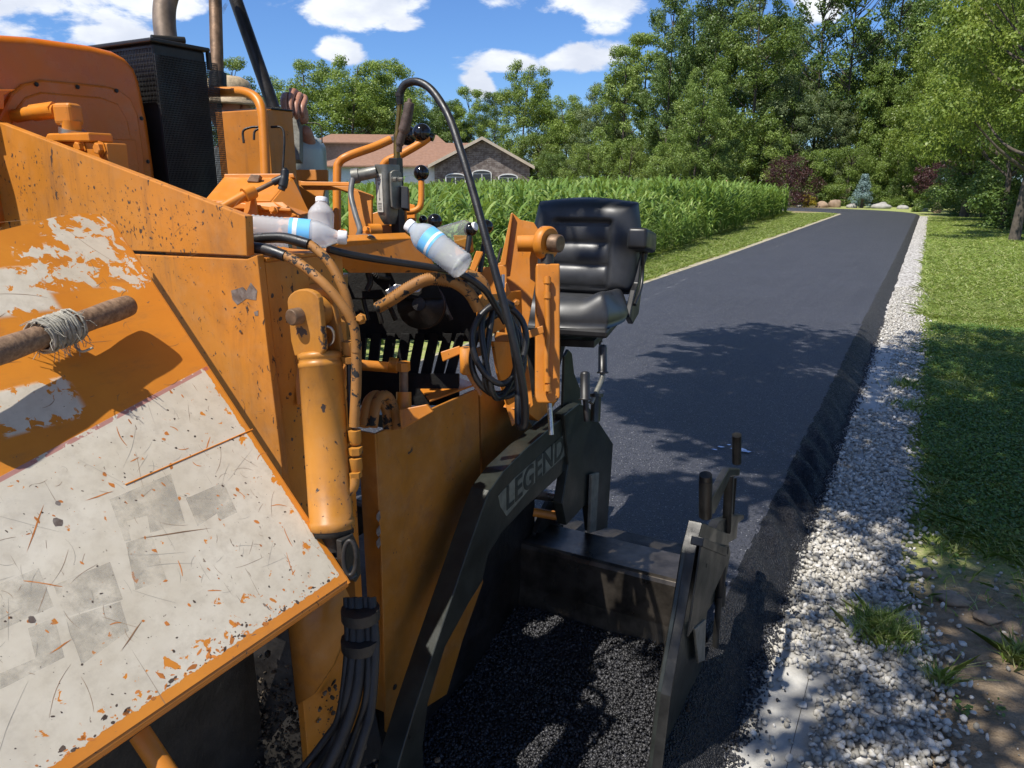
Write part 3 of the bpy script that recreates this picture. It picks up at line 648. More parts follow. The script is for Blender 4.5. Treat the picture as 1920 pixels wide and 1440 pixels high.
V_['bushy'] = make_tree(5, 9, 4.0, .2, 75, 520, .105, M['leaf_mid'], (.8, 1.3), 'round', holes=.1, tr=.14)
V_['bright'] = make_tree(6, 14, 4.6, 3.4, 150, 380, .105, M['leaf_bright'], (.6, 1.2), 'round', holes=.2)
V_['bright2'] = make_tree(7, 12, 4.0, 2.8, 140, 380, .095, M['leaf_bright'], (.55, 1.05), 'oval', holes=.25, limbs=26)
V_['near'] = make_tree(8, 13, 4.4, 3.8, 170, 420, .085, M['leaf_bright'], (.5, 1.0), 'round', holes=.28, limbs=30, tr=.2)
V_['under'] = make_tree(9, 4.5, 2.6, .05, 50, 300, .085, M['leaf_dark'], (.5, .95), 'round', tr=.06)
def tree_at(kind, u, dist, top, label, name='deciduous_tree', group=None, wide=1.0, rz=None, cat='tree'):
    """top: picture row of the tree's top; the tree is scaled to reach it"""
    Hs = {'tall1': 20, 'tall2': 22, 'tall3': 18, 'airy': 22, 'bushy': 9, 'bright': 14, 'bright2': 12, 'near': 13, 'under': 4.5}[kind]
    g = G(u, dist); dep = dist * math.cos(math.atan2(u - 960, 1451)); hh = EYE + (Vector(P(u, top, D=1)) - Vector(_C)).z / math.cos(0) * 0
    d = P(u, top, D=1) - Vector(_C); hh = EYE + d.z / math.hypot(d.x, d.y) * dist
    s = hh / Hs; mt = random.choice([None, M['leaf_grey'], M['leaf_light'], M['leaf_mid'], M['leaf_dark']]) if kind in ('tall1', 'tall2', 'tall3', 'bushy') else (M['leaf_mid'] if random.random() < .4 and kind.startswith('bright') else None)
    return place(V_[kind], name, g, (s * wide, s * wide, s), label, cat, group, rz, mt)
T = tree_at
T('tall1', 445, 88, 108, 'small green treetop showing between the two rusty exhaust poles', wide=1.1)
T('tall3', 585, 96, 104, 'tall leafy tree behind the operator\'s hand, left of the broad pair')
T('tall3', 660, 92, 98, 'broad tall tree just right of the operator\'s hand above the brick house', wide=1.1)
T('tall3', 735, 96, 104, 'tree with a flat leafy top directly left of the black hose arch', wide=1.0)
T('tall3', 830, 100, 178, 'lower round tree above the roof seen inside the hose arch', wide=1.05)
T('tall1', 885, 98, 165, 'greyish green tree rising behind the house gable', wide=1.0)
T('tall3', 975, 84, 106, 'tall pointed light green tree right of the house gable under a white cloud', wide=.8)
T('bushy', 1010, 80, 250, 'bushy tree touching the right end of the brick house', wide=1.0)
T('tall3', 1065, 82, 172, 'round-topped tree between the pointed tree and the tall dark wood', wide=.95)
T('tall3', 1120, 76, 150, 'mid green tree low in front of the notch in the treeline', wide=.9)
T('tall1', 1165, 70, 84, 'leafy tree at the left flank of the tall dark wood', wide=.95)
T('tall2', 1245, 62, -40, 'narrow very tall dark tree, the leftmost giant of the wood', wide=.72)
T('tall2', 1330, 64, -30, 'tall dark tree with a bare trunk line behind the corn', wide=.9)
T('tall1', 1405, 62, -40, 'tall full tree with light green clumps behind the corn\'s far end', wide=.9)
T('tall3', 1300, 54, 120, 'mid-height tree in front of the tallest dark trees', wide=.8)
T('airy', 1520, 66, -70, 'sparse half-bare tree with sky showing through its upper branches', wide=.95)
T('airy', 1575, 66, -90, 'second thin-crowned tree beside the half-bare one', wide=.9)
T('tall2', 1655, 67, -60, 'dark tree top framed by sky above the lane\'s far end', wide=.8)
T('tall3', 1470, 62, 130, 'dense mid green tree behind the purple-leaved shrub', wide=.85)
T('tall1', 1560, 64, 190, 'shaded tree directly above the lane\'s far bend', wide=.9)
T('tall3', 1640, 65, 110, 'dark green tree behind the blue spruce', wide=.8)
BACK = iter(('left part of the tall dark wood', 'gap beside the leftmost giant', 'gap right of the bare-trunked tree', 'gap behind the full tree with light clumps', 'low gap under the half-bare tree', 'space left of the lane\'s end', 'sky gap left of the bright trees', 'space above the second purple shrub', 'shade behind the right-hand trees', 'dip between the round-topped and pointed trees', 'dip above the house gable', 'space inside the hose arch', 'gap between the broad pair of trees', 'gap beside the rusty pole'))
for u, d, tp in ((1200, 84, 60), (1290, 80, 10), (1380, 76, -10), (1450, 80, 30), (1520, 78, 120), (1600, 76, 60), (1690, 74, -10), (1760, 66, -40), (1840, 60, -60), (1080, 100, 190), (930, 112, 170), (790, 115, 160), (690, 118, 150), (520, 112, 180)):
    T(random.choice(['tall1', 'tall2', 'tall3']), u, d, tp, 'shadowed back-row tree filling the ' + next(BACK), group='back row of the wood', wide=1.1)
for u, d, tp, l in ((1035, 74, 285, 'rounded bush at the foot of the wood right of the house'), (1105, 72, 270, 'light green bush above the white wall beyond the corn'), (1180, 66, 262, 'bush below the flank tree of the wood'),
                    (1255, 60, 268, 'pale green bush below the leftmost giant'), (1345, 56, 262, 'bush between the two small cone shrubs'), (1425, 60, 250, 'bush at the corn\'s far right corner'), (1520, 61, 280, 'dark bush above the golden shrub'),
                    (1590, 61, 275, 'shadowed bush above the pale boulders'), (1680, 61, 280, 'shadowed bush right of the blue spruce'), (1730, 59, 290, 'dark bush behind the second purple shrub')):
    T('bushy', u, d, tp, l, 'leafy_bush', cat='bush', wide=1.0)
# right-hand bright trees, nearer
T('bright', 1660, 66, 150, 'yellow-green tree leaning over the lane at the bend', wide=.78)
T('bright', 1745, 58, 60, 'bright yellow-green tree right of the lane above the purple shrub', wide=.75)
T('bright2', 1815, 44, 10, 'sunlit yellow-green tree over the right-hand lawn', wide=.9)
T('bright', 1890, 38, -150, 'large bright tree filling the upper right corner', wide=.8)
T('near', 1925, 27, -220, 'nearest bright tree reaching in from the right edge with a dark trunk', wide=.85)
T('near', 1890, 33, -90, 'tree with a thin dark trunk standing on the lawn\'s right margin', wide=.7)
T('bright2', 1985, 31, -60, 'bright tree partly cut by the right picture edge', wide=.9)
for u, d, tp, l in ((1800, 47, 318, 'dark undergrowth bush right of the second purple shrub'), (1850, 44, 300, 'undergrowth bush below the yellow-green trees'), (1905, 40, 290, 'undergrowth bush at the lawn\'s right margin'), (1960, 34, 280, 'undergrowth bush cut by the right edge'),
                    (1700, 61, 330, 'undergrowth bush at the lane\'s dark end'), (1640, 62, 330, 'undergrowth bush behind the blue spruce'), (1560, 61, 335, 'undergrowth bush behind the boulders')):
    T('under', u, d, tp, l, 'undergrowth_bush', cat='bush', wide=1.2)
# small planted things at the bend
def blob_shrub(name, u, v, dist, hpx, wpx, mt, label, cat, shape='round', trunk=0.0, ncl=40, nl=220, ls=.05, seed=30):
    H_ = hpx / 1451 * dist; Wd = wpx / 1451 * dist / 2; pr = make_tree(seed, H_, Wd, H_ * trunk, ncl, nl, ls, mt, (Wd * .22, Wd * .38), shape, name=name, limbs=8, tr=.05 + .02 * (trunk > 0))
    return place(pr, name, G(u, dist), 1, label, cat, rz=0)
blob_shrub('purple_shrub', 1483, 390, 56, 85, 84, M['leaf_purple'], 'purple-leaved shrub at the corn\'s far corner left of the lane', 'shrub', 'round', .12, seed=31, ncl=60)
blob_shrub('purple_shrub', 1758, 390, 50, 82, 62, M['leaf_purple'], 'purple-leaved small tree on a pale trunk right of the lane', 'shrub', 'round', .42, seed=32, ncl=50)
blob_shrub('golden_shrub', 1519, 395, 56, 21, 28, M['leaf_yellow'], 'low golden yellow shrub beside the lane\'s bend', 'shrub', 'round', .0, 26, 200, .03, 33)
blob_shrub('blue_spruce', 1621, 390, 56, 56, 40, M['leaf_blue'], 'small pale blue spruce between boulders at the end of the lane', 'spruce', 'cone', .02, 90, 160, .035, 34)
blob_shrub('cone_shrub', 1311, 360, 54, 35, 20, M['leaf_bright'], 'small bright cone-shaped shrub rising over the corn, the middle one', 'shrub', 'cone', 0, 40, 160, .035, 35)
blob_shrub('cone_shrub', 1376, 360, 54, 37, 22, M['leaf_bright'], 'small bright cone-shaped shrub right of the distant figure', 'shrub', 'cone', 0, 40, 160, .035, 36)
blob_shrub('round_shrub', 1248, 360, 54, 46, 42, M['leaf_bright'], 'light green round shrub over the corn tops, left of the cone shrubs', 'shrub', 'round', 0, 40, 200, .05, 37)
blob_shrub('round_shrub', 1727, 395, 50, 10, 20, M['leaf_mid'], 'tiny low green shrub on the lane\'s right side at the bend', 'shrub', 'round', 0, 20, 120, .03, 38)
M['boulder'] = plain('pale_sandstone', (0.30, 0.21, 0.14), .85, 0, .25, 3, bump=.5)
M['boulder2'] = plain('pale_grey_limestone', (0.33, 0.31, 0.28), .85, 0, .2, 3, bump=.5)
for i, (u, dist, wpx, hpx, mk, l) in enumerate(((1545, 56, 26, 15, 'boulder', 'tan boulder next to the golden shrub'), (1572, 56.5, 24, 16, 'boulder', 'warm tan boulder, tallest of the row left of the spruce'), (1600, 56, 20, 8, 'boulder2', 'low pale stone just left of the spruce'),
        (1660, 55.5, 38, 10, 'boulder2', 'long flat pale boulder right of the spruce'), (1700, 55, 20, 8, 'boulder2', 'small pale stone at the lane\'s right bend'), (1735, 51, 26, 8, 'boulder2', 'grey flat stone below the second purple shrub'), (1765, 49, 16, 20, 'boulder', 'upright tan stone under the second purple shrub'), (1505, 56, 18, 8, 'boulder2', 'small pale stone left of the golden shrub'))):
    g = G(u, dist); a = wpx / 1451 * dist / 2 * .85; hgt = hpx / 1451 * dist * .75; mb = MB().sphere(g + Vector((0, 0, hgt * .3)), 1, 14, (a, a * .7, hgt * .75))
    mb.v = [tuple(Vector(q) + (Vector(q) - g).normalized() * (float(vnoise(q[0] * 2.3, q[1] * 2.3 + q[2] * 3, i)) - .5) * a * .7) for q in mb.v]
    props(mb.build('boulder', M[mk], loc=tuple(g)), l, 'boulder')
# ================================================================ BRICK HOUSE beyond the corn
m, t, b, co = mat('mixed_fieldstone'); 
br = t.new('ShaderNodeTexBrick'); sw = t.new('ShaderNodeMapping'); t.link(co, sw.inputs[0]); sw.inputs['Rotation'].default_value = (R(90), 0, 0)
t.link(sw.outputs[0], br.inputs[0]); br.inputs['Scale'].default_value = 1.0; br.inputs['Brick Width'].default_value = .42; br.inputs['Row Height'].default_value = .17; br.inputs['Mortar Size'].default_value = .018
br.inputs['Color1'].default_value = (0.13, 0.10, 0.085, 1); br.inputs['Color2'].default_value = (0.24, 0.20, 0.175, 1); br.inputs['Mortar'].default_value = (0.28, 0.26, 0.24, 1)
c = t.mix(t.step(t.noise(co, 2.6, 4, .7), .4, .65), br.outputs[0], (0.11, 0.085, 0.075)); t.link(c, b.inputs['Base Color']); b.inputs['Roughness'].default_value = .9; M['fieldstone'] = m
M['roof'] = plain('brown_red_shingles', (0.24, 0.13, 0.08), .85, 0, .12, 4)
M['wallw'] = plain('white_siding', (0.72, 0.72, 0.69), .6, 0, .06, 3); M['trim'] = plain('cream_trim', (0.50, 0.42, 0.32), .6, 0, .08, 3)
M['brown'] = plain('brown_brick_wall', (0.21, 0.135, 0.105), .85, 0, .15, 5); M['glass'] = plain('dark_window_glass', (0.02, 0.025, 0.03), .08, 0, .1, 2)
Dh = 72.0
hA = G(815, Dh); fw = Vector((-math.sin(YAW), math.cos(YAW), 0)); rt = Vector((math.cos(YAW), math.sin(YAW), 0))
def HP(u, z, back=0.0):                                # point on the facade plane (perpendicular to the view heading)
    return fw * (Dh + back) + rt * ((u - 960) / 1451 * Dh) + Vector((0, 0, z))
house = empty('brick_house', HP(905, 0), 'low stone-gabled house with brown-red roof beyond the corn field', 'house')
def zrow(v, back=0): return EYE + (340 - v) / 1451 * (Dh + back)
ez, az2 = zrow(312), zrow(264)
gl, gr_, gc = HP(815, 0), HP(993, 0), HP(905, 0)
mb = MB().prism([HP(815, 0), HP(993, 0), HP(993, ez), HP(905, az2 - .15), HP(815, ez)], fw * 9); mb.build('gable_wall', M['fieldstone'], house)
def slab(a, b_, c, d, th, name, mt): MB().prism([a, b_, c, d], (0, 0, th)).build(name, mt, house)
slab(HP(805, ez - .12, -.5), HP(905, az2, -.5), HP(905, az2, 9.5), HP(805, ez - .12, 9.5), .16, 'roof', M['roof'])
slab(HP(905.3, az2, -.5), HP(1001, ez - .22, -.5), HP(1001, ez - .22, 9.5), HP(905.3, az2, 9.5), .16, 'roof', M['roof'])
for (a, b_) in (((804, ez - .12), (905, az2)), ((905, az2), (1002, ez - .22))):
    MB().prism([HP(a[0], a[1] - .1, -.56), HP(b_[0], b_[1] - .1, -.56), HP(b_[0], b_[1] + .18, -.56), HP(a[0], a[1] + .18, -.56)], fw * .05).build('barge_board', M['trim'], house)
MB().prism([HP(600, 0, .6), HP(814.5, 0, .6), HP(814.5, ez, .6), HP(600, ez, .6)], fw * 7).build('side_wall', M['wallw'], house)
MB().prism([HP(596, ez - .12, .0), HP(812, ez - .12, .0), HP(890, az2 - .25, 5.5), HP(690, az2 - .25, 5.5)], (0, 0, .14)).build('roof', M['roof'], house)
MB().prism([HP(560, 0, 8), HP(810, 0, 8), HP(810, zrow(272, 8), 8), HP(560, zrow(270, 8), 8)], fw * 6).build('upper_wall', M['brown'], house)
MB().prism([HP(550, zrow(272, 8), 7.4), HP(825, zrow(274, 8), 7.4), HP(800, zrow(262, 8) + .3, 11), HP(575, zrow(260, 8) + .3, 11)], (0, 0, .12)).build('upper_roof', M['roof'], house)
for uu in (692, 710, 728):
    f = MB().prism([HP(uu, zrow(291, 8), 7.9), HP(uu + 15, zrow(291, 8), 7.9), HP(uu + 15, zrow(280, 8), 7.9), HP(uu, zrow(280, 8), 7.9)], fw * .08).build('window_frame', M['wallw'], house)
    MB().prism([HP(uu + 1.8, zrow(289.5, 8), 7.87), HP(uu + 13.2, zrow(289.5, 8), 7.87), HP(uu + 13.2, zrow(281.5, 8), 7.87), HP(uu + 1.8, zrow(281.5, 8), 7.87)], fw * .05).build('pane', M['glass'], f)
def arch(u0, u1, zb, zt, hs, off, name, mt, par, dp=.08):
    pts = [HP(u0, zb, off), HP(u1, zb, off)] + [HP((u0 + u1) / 2 + (u1 - u0) / 2 * math.cos(a), zt - hs + hs * math.sin(a), off) for a in np.linspace(0, math.pi, 11)]
    return MB().prism(pts, fw * dp).build(name, mt, par)
for (u0, u1, tp, hs) in ((835, 873, 325, .35), (885, 922, 319, .35), (934, 971, 326, .35)):
    zt = zrow(tp); f = arch(u0, u1, zt - 1.9, zt, hs, -.08, 'window_frame', M['wallw'], house)
    mid = (u0 + u1) / 2
    for a, c in ((u0 + 2, mid - 1), (mid + 1, u1 - 2)):
        MB().prism([HP(a, zt - 1.8, -.11), HP(c, zt - 1.8, -.11), HP(c, zt - hs - .05, -.11), HP(a, zt - hs - .05, -.11)], fw * .05).build('pane', M['glass'], f)
    arch(u0 + 2, u1 - 2, zt - hs + .02, zt - .1, hs - .12, -.11, 'pane', M['glass'], f, .05)
MB().prism([HP(1062, 0, -4), HP(1112, 0, -4), HP(1112, zrow(341, -4), -4), HP(1062, zrow(341, -4), -4)], fw * .2).build('garden_wall', M['wallw'], None, loc=tuple(HP(1085, 0, -4)))
props(bpy.data.objects['garden_wall'], 'low white wall just above the corn tops right of the house', 'wall')
# ================================================================ overhanging tree behind the camera on the right (its shade falls on lane, gravel and lawn)
sh = SUNV / SUNV.z
rng = np.random.default_rng(77)
mb = MB(); tb = Vector((3.4, -2.4, 0)); tp = [tb, tb + Vector((-.1, .1, 2.5)), tb + Vector((-.4, .4, 5)), tb + Vector((-.6, .8, 8)), tb + Vector((-.7, 1.0, 11))]
tp = smooth_path(tp, 4); mb.tube(tp, [.24 * (1 - .055 * i) for i in range(len(tp))], 10)
Q = []; T_ = []
def spray(gx, gy, h, L, az, n, ls=.055, wid=.35):
    """a leafy branch whose shadow falls at ground point gx, gy"""
    c = np.array([gx, gy, 0]) + np.array(sh) * h; d = np.array([math.cos(az), math.sin(az), -.08])
    s = rng.random(n); lat = rng.normal(size=n) * wid * (1.05 - s) * .5; side = np.array([-math.sin(az), math.cos(az), 0])
    p = c + d * (s * L)[:, None] + side * lat[:, None] + rng.normal(size=(n, 3)) * .04
    nrm = np.array([0, 0, 1.]) + rng.normal(size=(n, 3)) * .45; nrm /= np.linalg.norm(nrm, axis=1)[:, None]
    dd = d[None] * .8 + side[None] * np.sign(lat)[:, None] * .6 + rng.normal(size=(n, 3)) * .3
    t_ = dd - nrm * (dd * nrm).sum(1)[:, None]; t_ /= np.linalg.norm(t_, axis=1)[:, None]; bt = np.cross(nrm, t_); ss = (ls * rng.uniform(.7, 1.3, n))[:, None]
    Q.append(np.stack([p - t_ * ss, p - bt * ss * .5, p + t_ * ss, p + bt * ss * .5], 1)); T_.append(rng.random(n))
    a = Vector(c); k = min(len(tp) - 1, max(4, int(h / 11 * len(tp)) - 1)); mb.tube(smooth_path([tp[k], tp[k].lerp(a, .5) + Vector((0, 0, .5)), a, a + Vector(d) * L], 4), [.05, .045, .04, .034, .03, .026, .022, .018, .015, .012, .009, .006, .004], 5, False)
def lane_limit(y): return -0.9 if y < 4.6 else (-1.9 if y < 5.4 else -2.3)
for (u, v) in ((1180, 712), (1205, 680), (1240, 668), (1185, 745), (1175, 790), (1195, 810), (1200, 852), (1215, 878), (1260, 655), (1380, 645), (1270, 700), (1260, 760), (1290, 820), (1290, 870), (1230, 790), (1330, 730), (1400, 760), (1380, 860), (1450, 900)):
    g = P(u, v, Z=.12); L = rng.uniform(.9, 1.5)
    spray(g.x + L * .95, g.y + .1, rng.uniform(4.2, 5.6), L, math.pi + rng.normal() * .18, 170, .06, .34)
for i in range(64):                                    # body of the shade on the lane
    gy = rng.uniform(4.5, 8.6); gx = rng.uniform(-2.0 + .35 * max(0, 5.6 - gy) , -.2); 
    spray(gx + .6, gy, rng.uniform(4.4, 6.5), rng.uniform(.7, 1.2), math.pi + rng.normal() * .35, 130, .06, .5)
for i in range(105):                                   # lawn and gravel further on
    gy = 9.4 - 4.8 * rng.random() ** 1.5; gx = rng.uniform(-.2, 2.2); spray(gx + .3, gy, rng.uniform(4.6, 7.5), rng.uniform(.8, 1.3), rng.uniform(0, 6.28), 125, .06, .7)
for i in range(46):                                    # dappled gravel and dirt close by
    gy = rng.uniform(2.0, 4.6); gx = rng.uniform(.15, 1.6) if gy < 2.8 else rng.uniform(-.1, 1.4); spray(gx, gy, rng.uniform(4.6, 7.0), rng.uniform(.5, .9), rng.uniform(0, 6.28), 70, .055, .5)
Qa = np.concatenate(Q); Ta = np.concatenate(T_)
e = empty('shade_tree', tb, 'leafy tree standing right of the camera whose branches shade the lane', 'tree')
mesh_obj('trunk', mb.v, mb.f, BARK, e, True)
link(fast_mesh('shade_tree_crown', (Qa - np.array(tb)).reshape(-1, 3), 4, M['leaf_mid'], Ta), 'crown', e)
# ================================================================ PAVER
paver = empty('asphalt_paver', (-1.7, 1.9, 0), 'worn orange asphalt paver with a scratched white hopper wing filling the left of the picture', 'paver')
pv = paver
def poly(pts, **k): return [P(u, v, **k) for u, v in pts]
def plX(name, pts, X, th, mt, par=None, bevel=.002): return MB().prism(poly(pts, X=X), (-th, 0, 0)).build(name, M[mt], par or pv, bevel)
def plY(name, pts, Y, th, mt, par=None, bevel=.002): return MB().prism(poly(pts, Y=Y), (0, th, 0)).build(name, M[mt], par or pv, bevel)
def plD(name, pts, D, th, mt, par=None, bevel=.002):
    q = [P(u, v, D=(D if isinstance(D, (int, float)) else D[i])) for i, (u, v) in enumerate(pts)]
    n = (q[1] - q[0]).cross(q[2] - q[1]).normalized()
    if n.dot(q[0] - Vector(_C)) < 0: n = -n
    return MB().prism(q, n * th).build(name, M[mt], par or pv, bevel)
def tb_(name, pts, r, mt, par=None, D=None, k=8, n=12, sm=True):
    q = [P(p[0], p[1], D=(p[2] if len(p) > 2 else D)) for p in pts]
    if sm and len(q) > 2: q = smooth_path(q, k)
    rr = r
    if isinstance(r, (list, tuple)): rr = [r[min(len(r) - 1, int(i / (len(q) - 1) * (len(r) - 1) + .5))] for i in range(len(q))]
    return MB().tube(q, rr, n).build(name, M[mt], par or pv)
def bolt(u, v, D, r, axis, mt='orange', par=None, h=.012, name='bolt'):
    c = P(u, v, D=D) if not isinstance(D, dict) else P(u, v, **D); mb = MB(); a = Vector(axis)
    mb.lathe(c, a, [(0, r * 1.35), (.002, r * 1.35), (.002, r)] + [(h, r), (h + .001, r * .8)], 6, False)
    return mb.build(name, M[mt], par or pv)
# ---------------- hopper wing: one bent plate, local x towards the camera, y up the slope
wa = P(650, 1085, Y=1.0); wb = P(200, 400, Y=1.0); wx = Vector((0, -1, 0)); wy = (wb - wa).normalized(); wn = wx.cross(wy)
if wn.z < 0: wn = -wn
def wl(u, v):
    d = P(u, v, D=1) - Vector(_C); t = wn.dot(wa - Vector(_C)) / wn.dot(d); q = Vector(_C) + d * t - wa; return (q.dot(wx), q.dot(wy))
def W3(s, t_, h=0): return wa + wx * s + wy * t_ + wn * h
m, t, b, co = mat('wing_white_decal_on_orange')
sp_ = t.new('ShaderNodeSeparateXYZ'); t.link(co, sp_.inputs[0]); x_, y_ = sp_.outputs[0], sp_.outputs[1]
s0, s1 = wl(0, 894), wl(392, 684); k_ = (s0[1] - s1[1]) / (s0[0] - s1[0]); c0 = s1[1] - k_ * s1[0]
ln = t.math('SUBTRACT', t.math('ADD', t.math('MULTIPLY', x_, k_), c0), y_)          # >0 below the stripe
wob = t.math('MULTIPLY', t.math('SUBTRACT', t.noise(co, 60, 5, .65), .5), .012)
chipn = t.noise(co, 34, 8, .6, .6)
edge = t.math('MINIMUM', t.math('SUBTRACT', t.math('ADD', x_, wob), .010), t.math('SUBTRACT', t.math('ADD', y_, t.math('MULTIPLY', wob, 1.3)), .014))
white = t.math('MULTIPLY', t.math('GREATER_THAN', ln, 0.0), t.math('GREATER_THAN', edge, 0.0))
flake = t.math('GREATER_THAN', chipn, t.step(edge, 0, .13, .60, .685))
st = t.noise(t.scale(co, (55, 12, 1)), 1.6, 4, .7); scr2 = t.noise(t.scale(co, (10, 60, 1)), 1.2, 4, .7, .8)
flake = t.math('MAXIMUM', flake, t.math('GREATER_THAN', st, .765)); flake = t.math('MAXIMUM', flake, t.math('GREATER_THAN', scr2, .775))
white = t.math('MULTIPLY', white, t.math('SUBTRACT', 1.0, flake))
def blobm(u, v, rs, rt_, cut, rot=0.0):                # remnants of white paint higher up
    s, tt = wl(u, v); vx = t.vmath('SUBTRACT', co, (s, tt, 0)); mp = t.new('ShaderNodeMapping'); t.link(vx, mp.inputs[0]); mp.vector_type = 'POINT'
    mp.inputs['Rotation'].default_value = (0, 0, rot); mp.inputs['Scale'].default_value = (1 / rs, 1 / rt_, 0)
    sx_ = t.new('ShaderNodeSeparateXYZ'); t.link(mp.outputs[0], sx_.inputs[0])
    d = t.math('MAXIMUM', t.math('ABSOLUTE', sx_.outputs[0]), t.math('ABSOLUTE', sx_.outputs[1]))
    return t.math('MULTIPLY', t.step(d, .8, 1.0, 1, 0), t.math('GREATER_THAN', t.math('ADD', t.noise(co, 38, 7, .62, .5), t.step(d, .2, 1.0, .06, -.08)), cut))
up = blobm(165, 455, .085, .075, .47); up = t.math('MAXIMUM', up, blobm(235, 510, .055, .05, .52)); up = t.math('MAXIMUM', up, blobm(30, 545, .06, .055, .40))
up = t.math('MAXIMUM', up, blobm(70, 760, .075, .045, .42)); up = t.math('MAXIMUM', up, blobm(120, 500, .08, .06, .50))
white = t.math('MAXIMUM', white, up)
bign = t.noise(co, 4, 5, .6)
oc = t.mix(t.step(bign, .3, .7), (0.54, 0.185, 0.020), (0.64, 0.24, 0.026)); oc = t.mix(t.step(t.noise(t.scale(co, (1, 3, 1)), 7, 6, .7), .5, .8, 0, .6), oc, (0.26, 0.12, 0.05))
wc = t.mix(t.step(t.noise(co, 5, 6, .65), .3, .75), (0.55, 0.485, 0.375), (0.67, 0.61, 0.50)); wc = t.mix(t.step(t.noise(co, 30, 6, .7), .42, .75, 0, .55), wc, (0.42, 0.36, 0.27))
wc = t.mix(t.step(t.noise(co, 2.2, 5, .7), .45, .75, 0, .5), wc, (0.45, 0.42, 0.37))
spd = t.math('MAXIMUM', t.math('GREATER_THAN', t.noise(t.scale(co, (1.0, .55, 1)), 70, 5, .6, .6), .70), t.math('GREATER_THAN', t.noise(t.scale(co, (.5, 1.4, 1)), 110, 4, .6, .4), .71)) 
c = t.mix(white, oc, wc); c = t.mix(t.math('MULTIPLY', spd, .85), c, (0.15, 0.10, 0.07))
stripe = t.step(t.math('ABSOLUTE', t.math('SUBTRACT', ln, .004)), .0045, .0035); stripe = t.math('MULTIPLY', stripe, t.math('LESS_THAN', t.noise(co, 50, 4), .6))
c = t.mix(t.math('MULTIPLY', stripe, .75), c, (0.36, 0.10, 0.09))
scrl = t.math('GREATER_THAN', t.noise(t.scale(co, (90, 4, 1)), 1.0, 3, .6, 1.5), .71); c = t.mix(t.math('MULTIPLY', scrl, .6), c, (0.2, 0.14, 0.09))
t.link(c, b.inputs['Base Color']); t.link(t.mix(white, (.42, .42, .42), (.55, .55, .55)), b.inputs['Roughness'])
t.link(t.bump(t.math('ADD', t.math('MULTIPLY', white, 1.0), t.math('MULTIPLY', t.noise(co, 60, 3), .3)), .5, .0011), b.inputs['Normal']); M['wing'] = m
Lw = (wb - wa).length
ol = [(0, 0), (1.55, 0), (1.55, Lw * .88), (.40, Lw * .94), (.22, Lw * .965), (.10, Lw * .995), (.05, Lw), (.02, Lw * .995), (0, Lw * .97)]
me = bpy.data.meshes.new('hopper_wing'); n = len(ol)
me.from_pydata([(a, c, 0) for a, c in ol] + [(a, c, .012) for a, c in ol], [], [tuple(range(n)) if wx.cross(wy).z > 0 else tuple(reversed(range(n))), tuple(reversed(range(n, 2 * n))) if wx.cross(wy).z > 0 else tuple(range(n, 2 * n))] + [(i, i + n, (i + 1) % n + n, (i + 1) % n) for i in range(n)])
me.materials.append(M['wing']); wing = bpy.data.objects.new('hopper_wing', me); COL.objects.link(wing); wing.parent = pv
z_ = wx.cross(wy); wing.matrix_local = Matrix.Translation(-pv.location) @ Matrix(((wx.x, wy.x, z_.x, wa.x), (wx.y, wy.y, z_.y, wa.y), (wx.z, wy.z, z_.z, wa.z), (0, 0, 0, 1)))
bv = wing.modifiers.new('bevel', 'BEVEL'); bv.width = .003; bv.segments = 2
lip = [W3(1.55, -.004, -.012), W3(0.0, -.004, -.012)]
mb = MB().tube(lip, .0105, 14); mb.build('rolled_edge', M['lip'], pv)
MB().prism([W3(1.55, -.014, -.012), W3(0.004, -.014, -.012), W3(0.004, -.012, -.038), W3(1.55, -.012, -.038)], wy * .006).build('edge_flange', M['lip'], pv)
MB().tube([W3(-.001, -.01, -.004), W3(-.001, Lw * .97, -.004)], .0045, 8).build('edge_bead', M['orange'], pv)
tbd = MB().tube([W3(*wl(474, 805), 0), W3(*wl(235, 909), 0)], .0016, 6); tbd.build('weld_bead', M['lip'], pv)
m, t, b, co = mat('faded_letter_ghost'); b.inputs['Base Color'].default_value = (.46, .425, .355, 1); b.inputs['Roughness'].default_value = .6
tr = t.new('ShaderNodeBsdfTransparent'); ms = t.new('ShaderNodeMixShader'); t.link(t.step(t.noise(co, 16, 7, .65), .36, .68, .0, .34), ms.inputs[0]); t.link(tr.outputs[0], ms.inputs[1]); t.link(b.outputs[0], ms.inputs[2])
t.link(ms.outputs[0], m.node_tree.nodes['Material Output'].inputs[0]); M['ghost'] = m
for q in ([(510, 190), (795, 70), (862, 300), (700, 345), (685, 265), (590, 290), (610, 380), (580, 385)], [(865, 185), (1040, 110), (1105, 250), (1020, 290), (1010, 255), (920, 315)], [(250, 590), (512, 480), (572, 655), (300, 738)], [(0, 582), (180, 508), (250, 688), (0, 800)],
          [(130, 790), (255, 740), (300, 925), (0, 1075), (0, 1000), (165, 930)], [(585, 392), (705, 352), (775, 560), (630, 612)], [(305, 745), (560, 665), (600, 800), (380, 960)]):
    MB().prism([W3(*wl(x * .4027, 860 + y * .4027), .00008) for x, y in q], wn * .00006).build('ghost_letter', M['ghost'], pv)
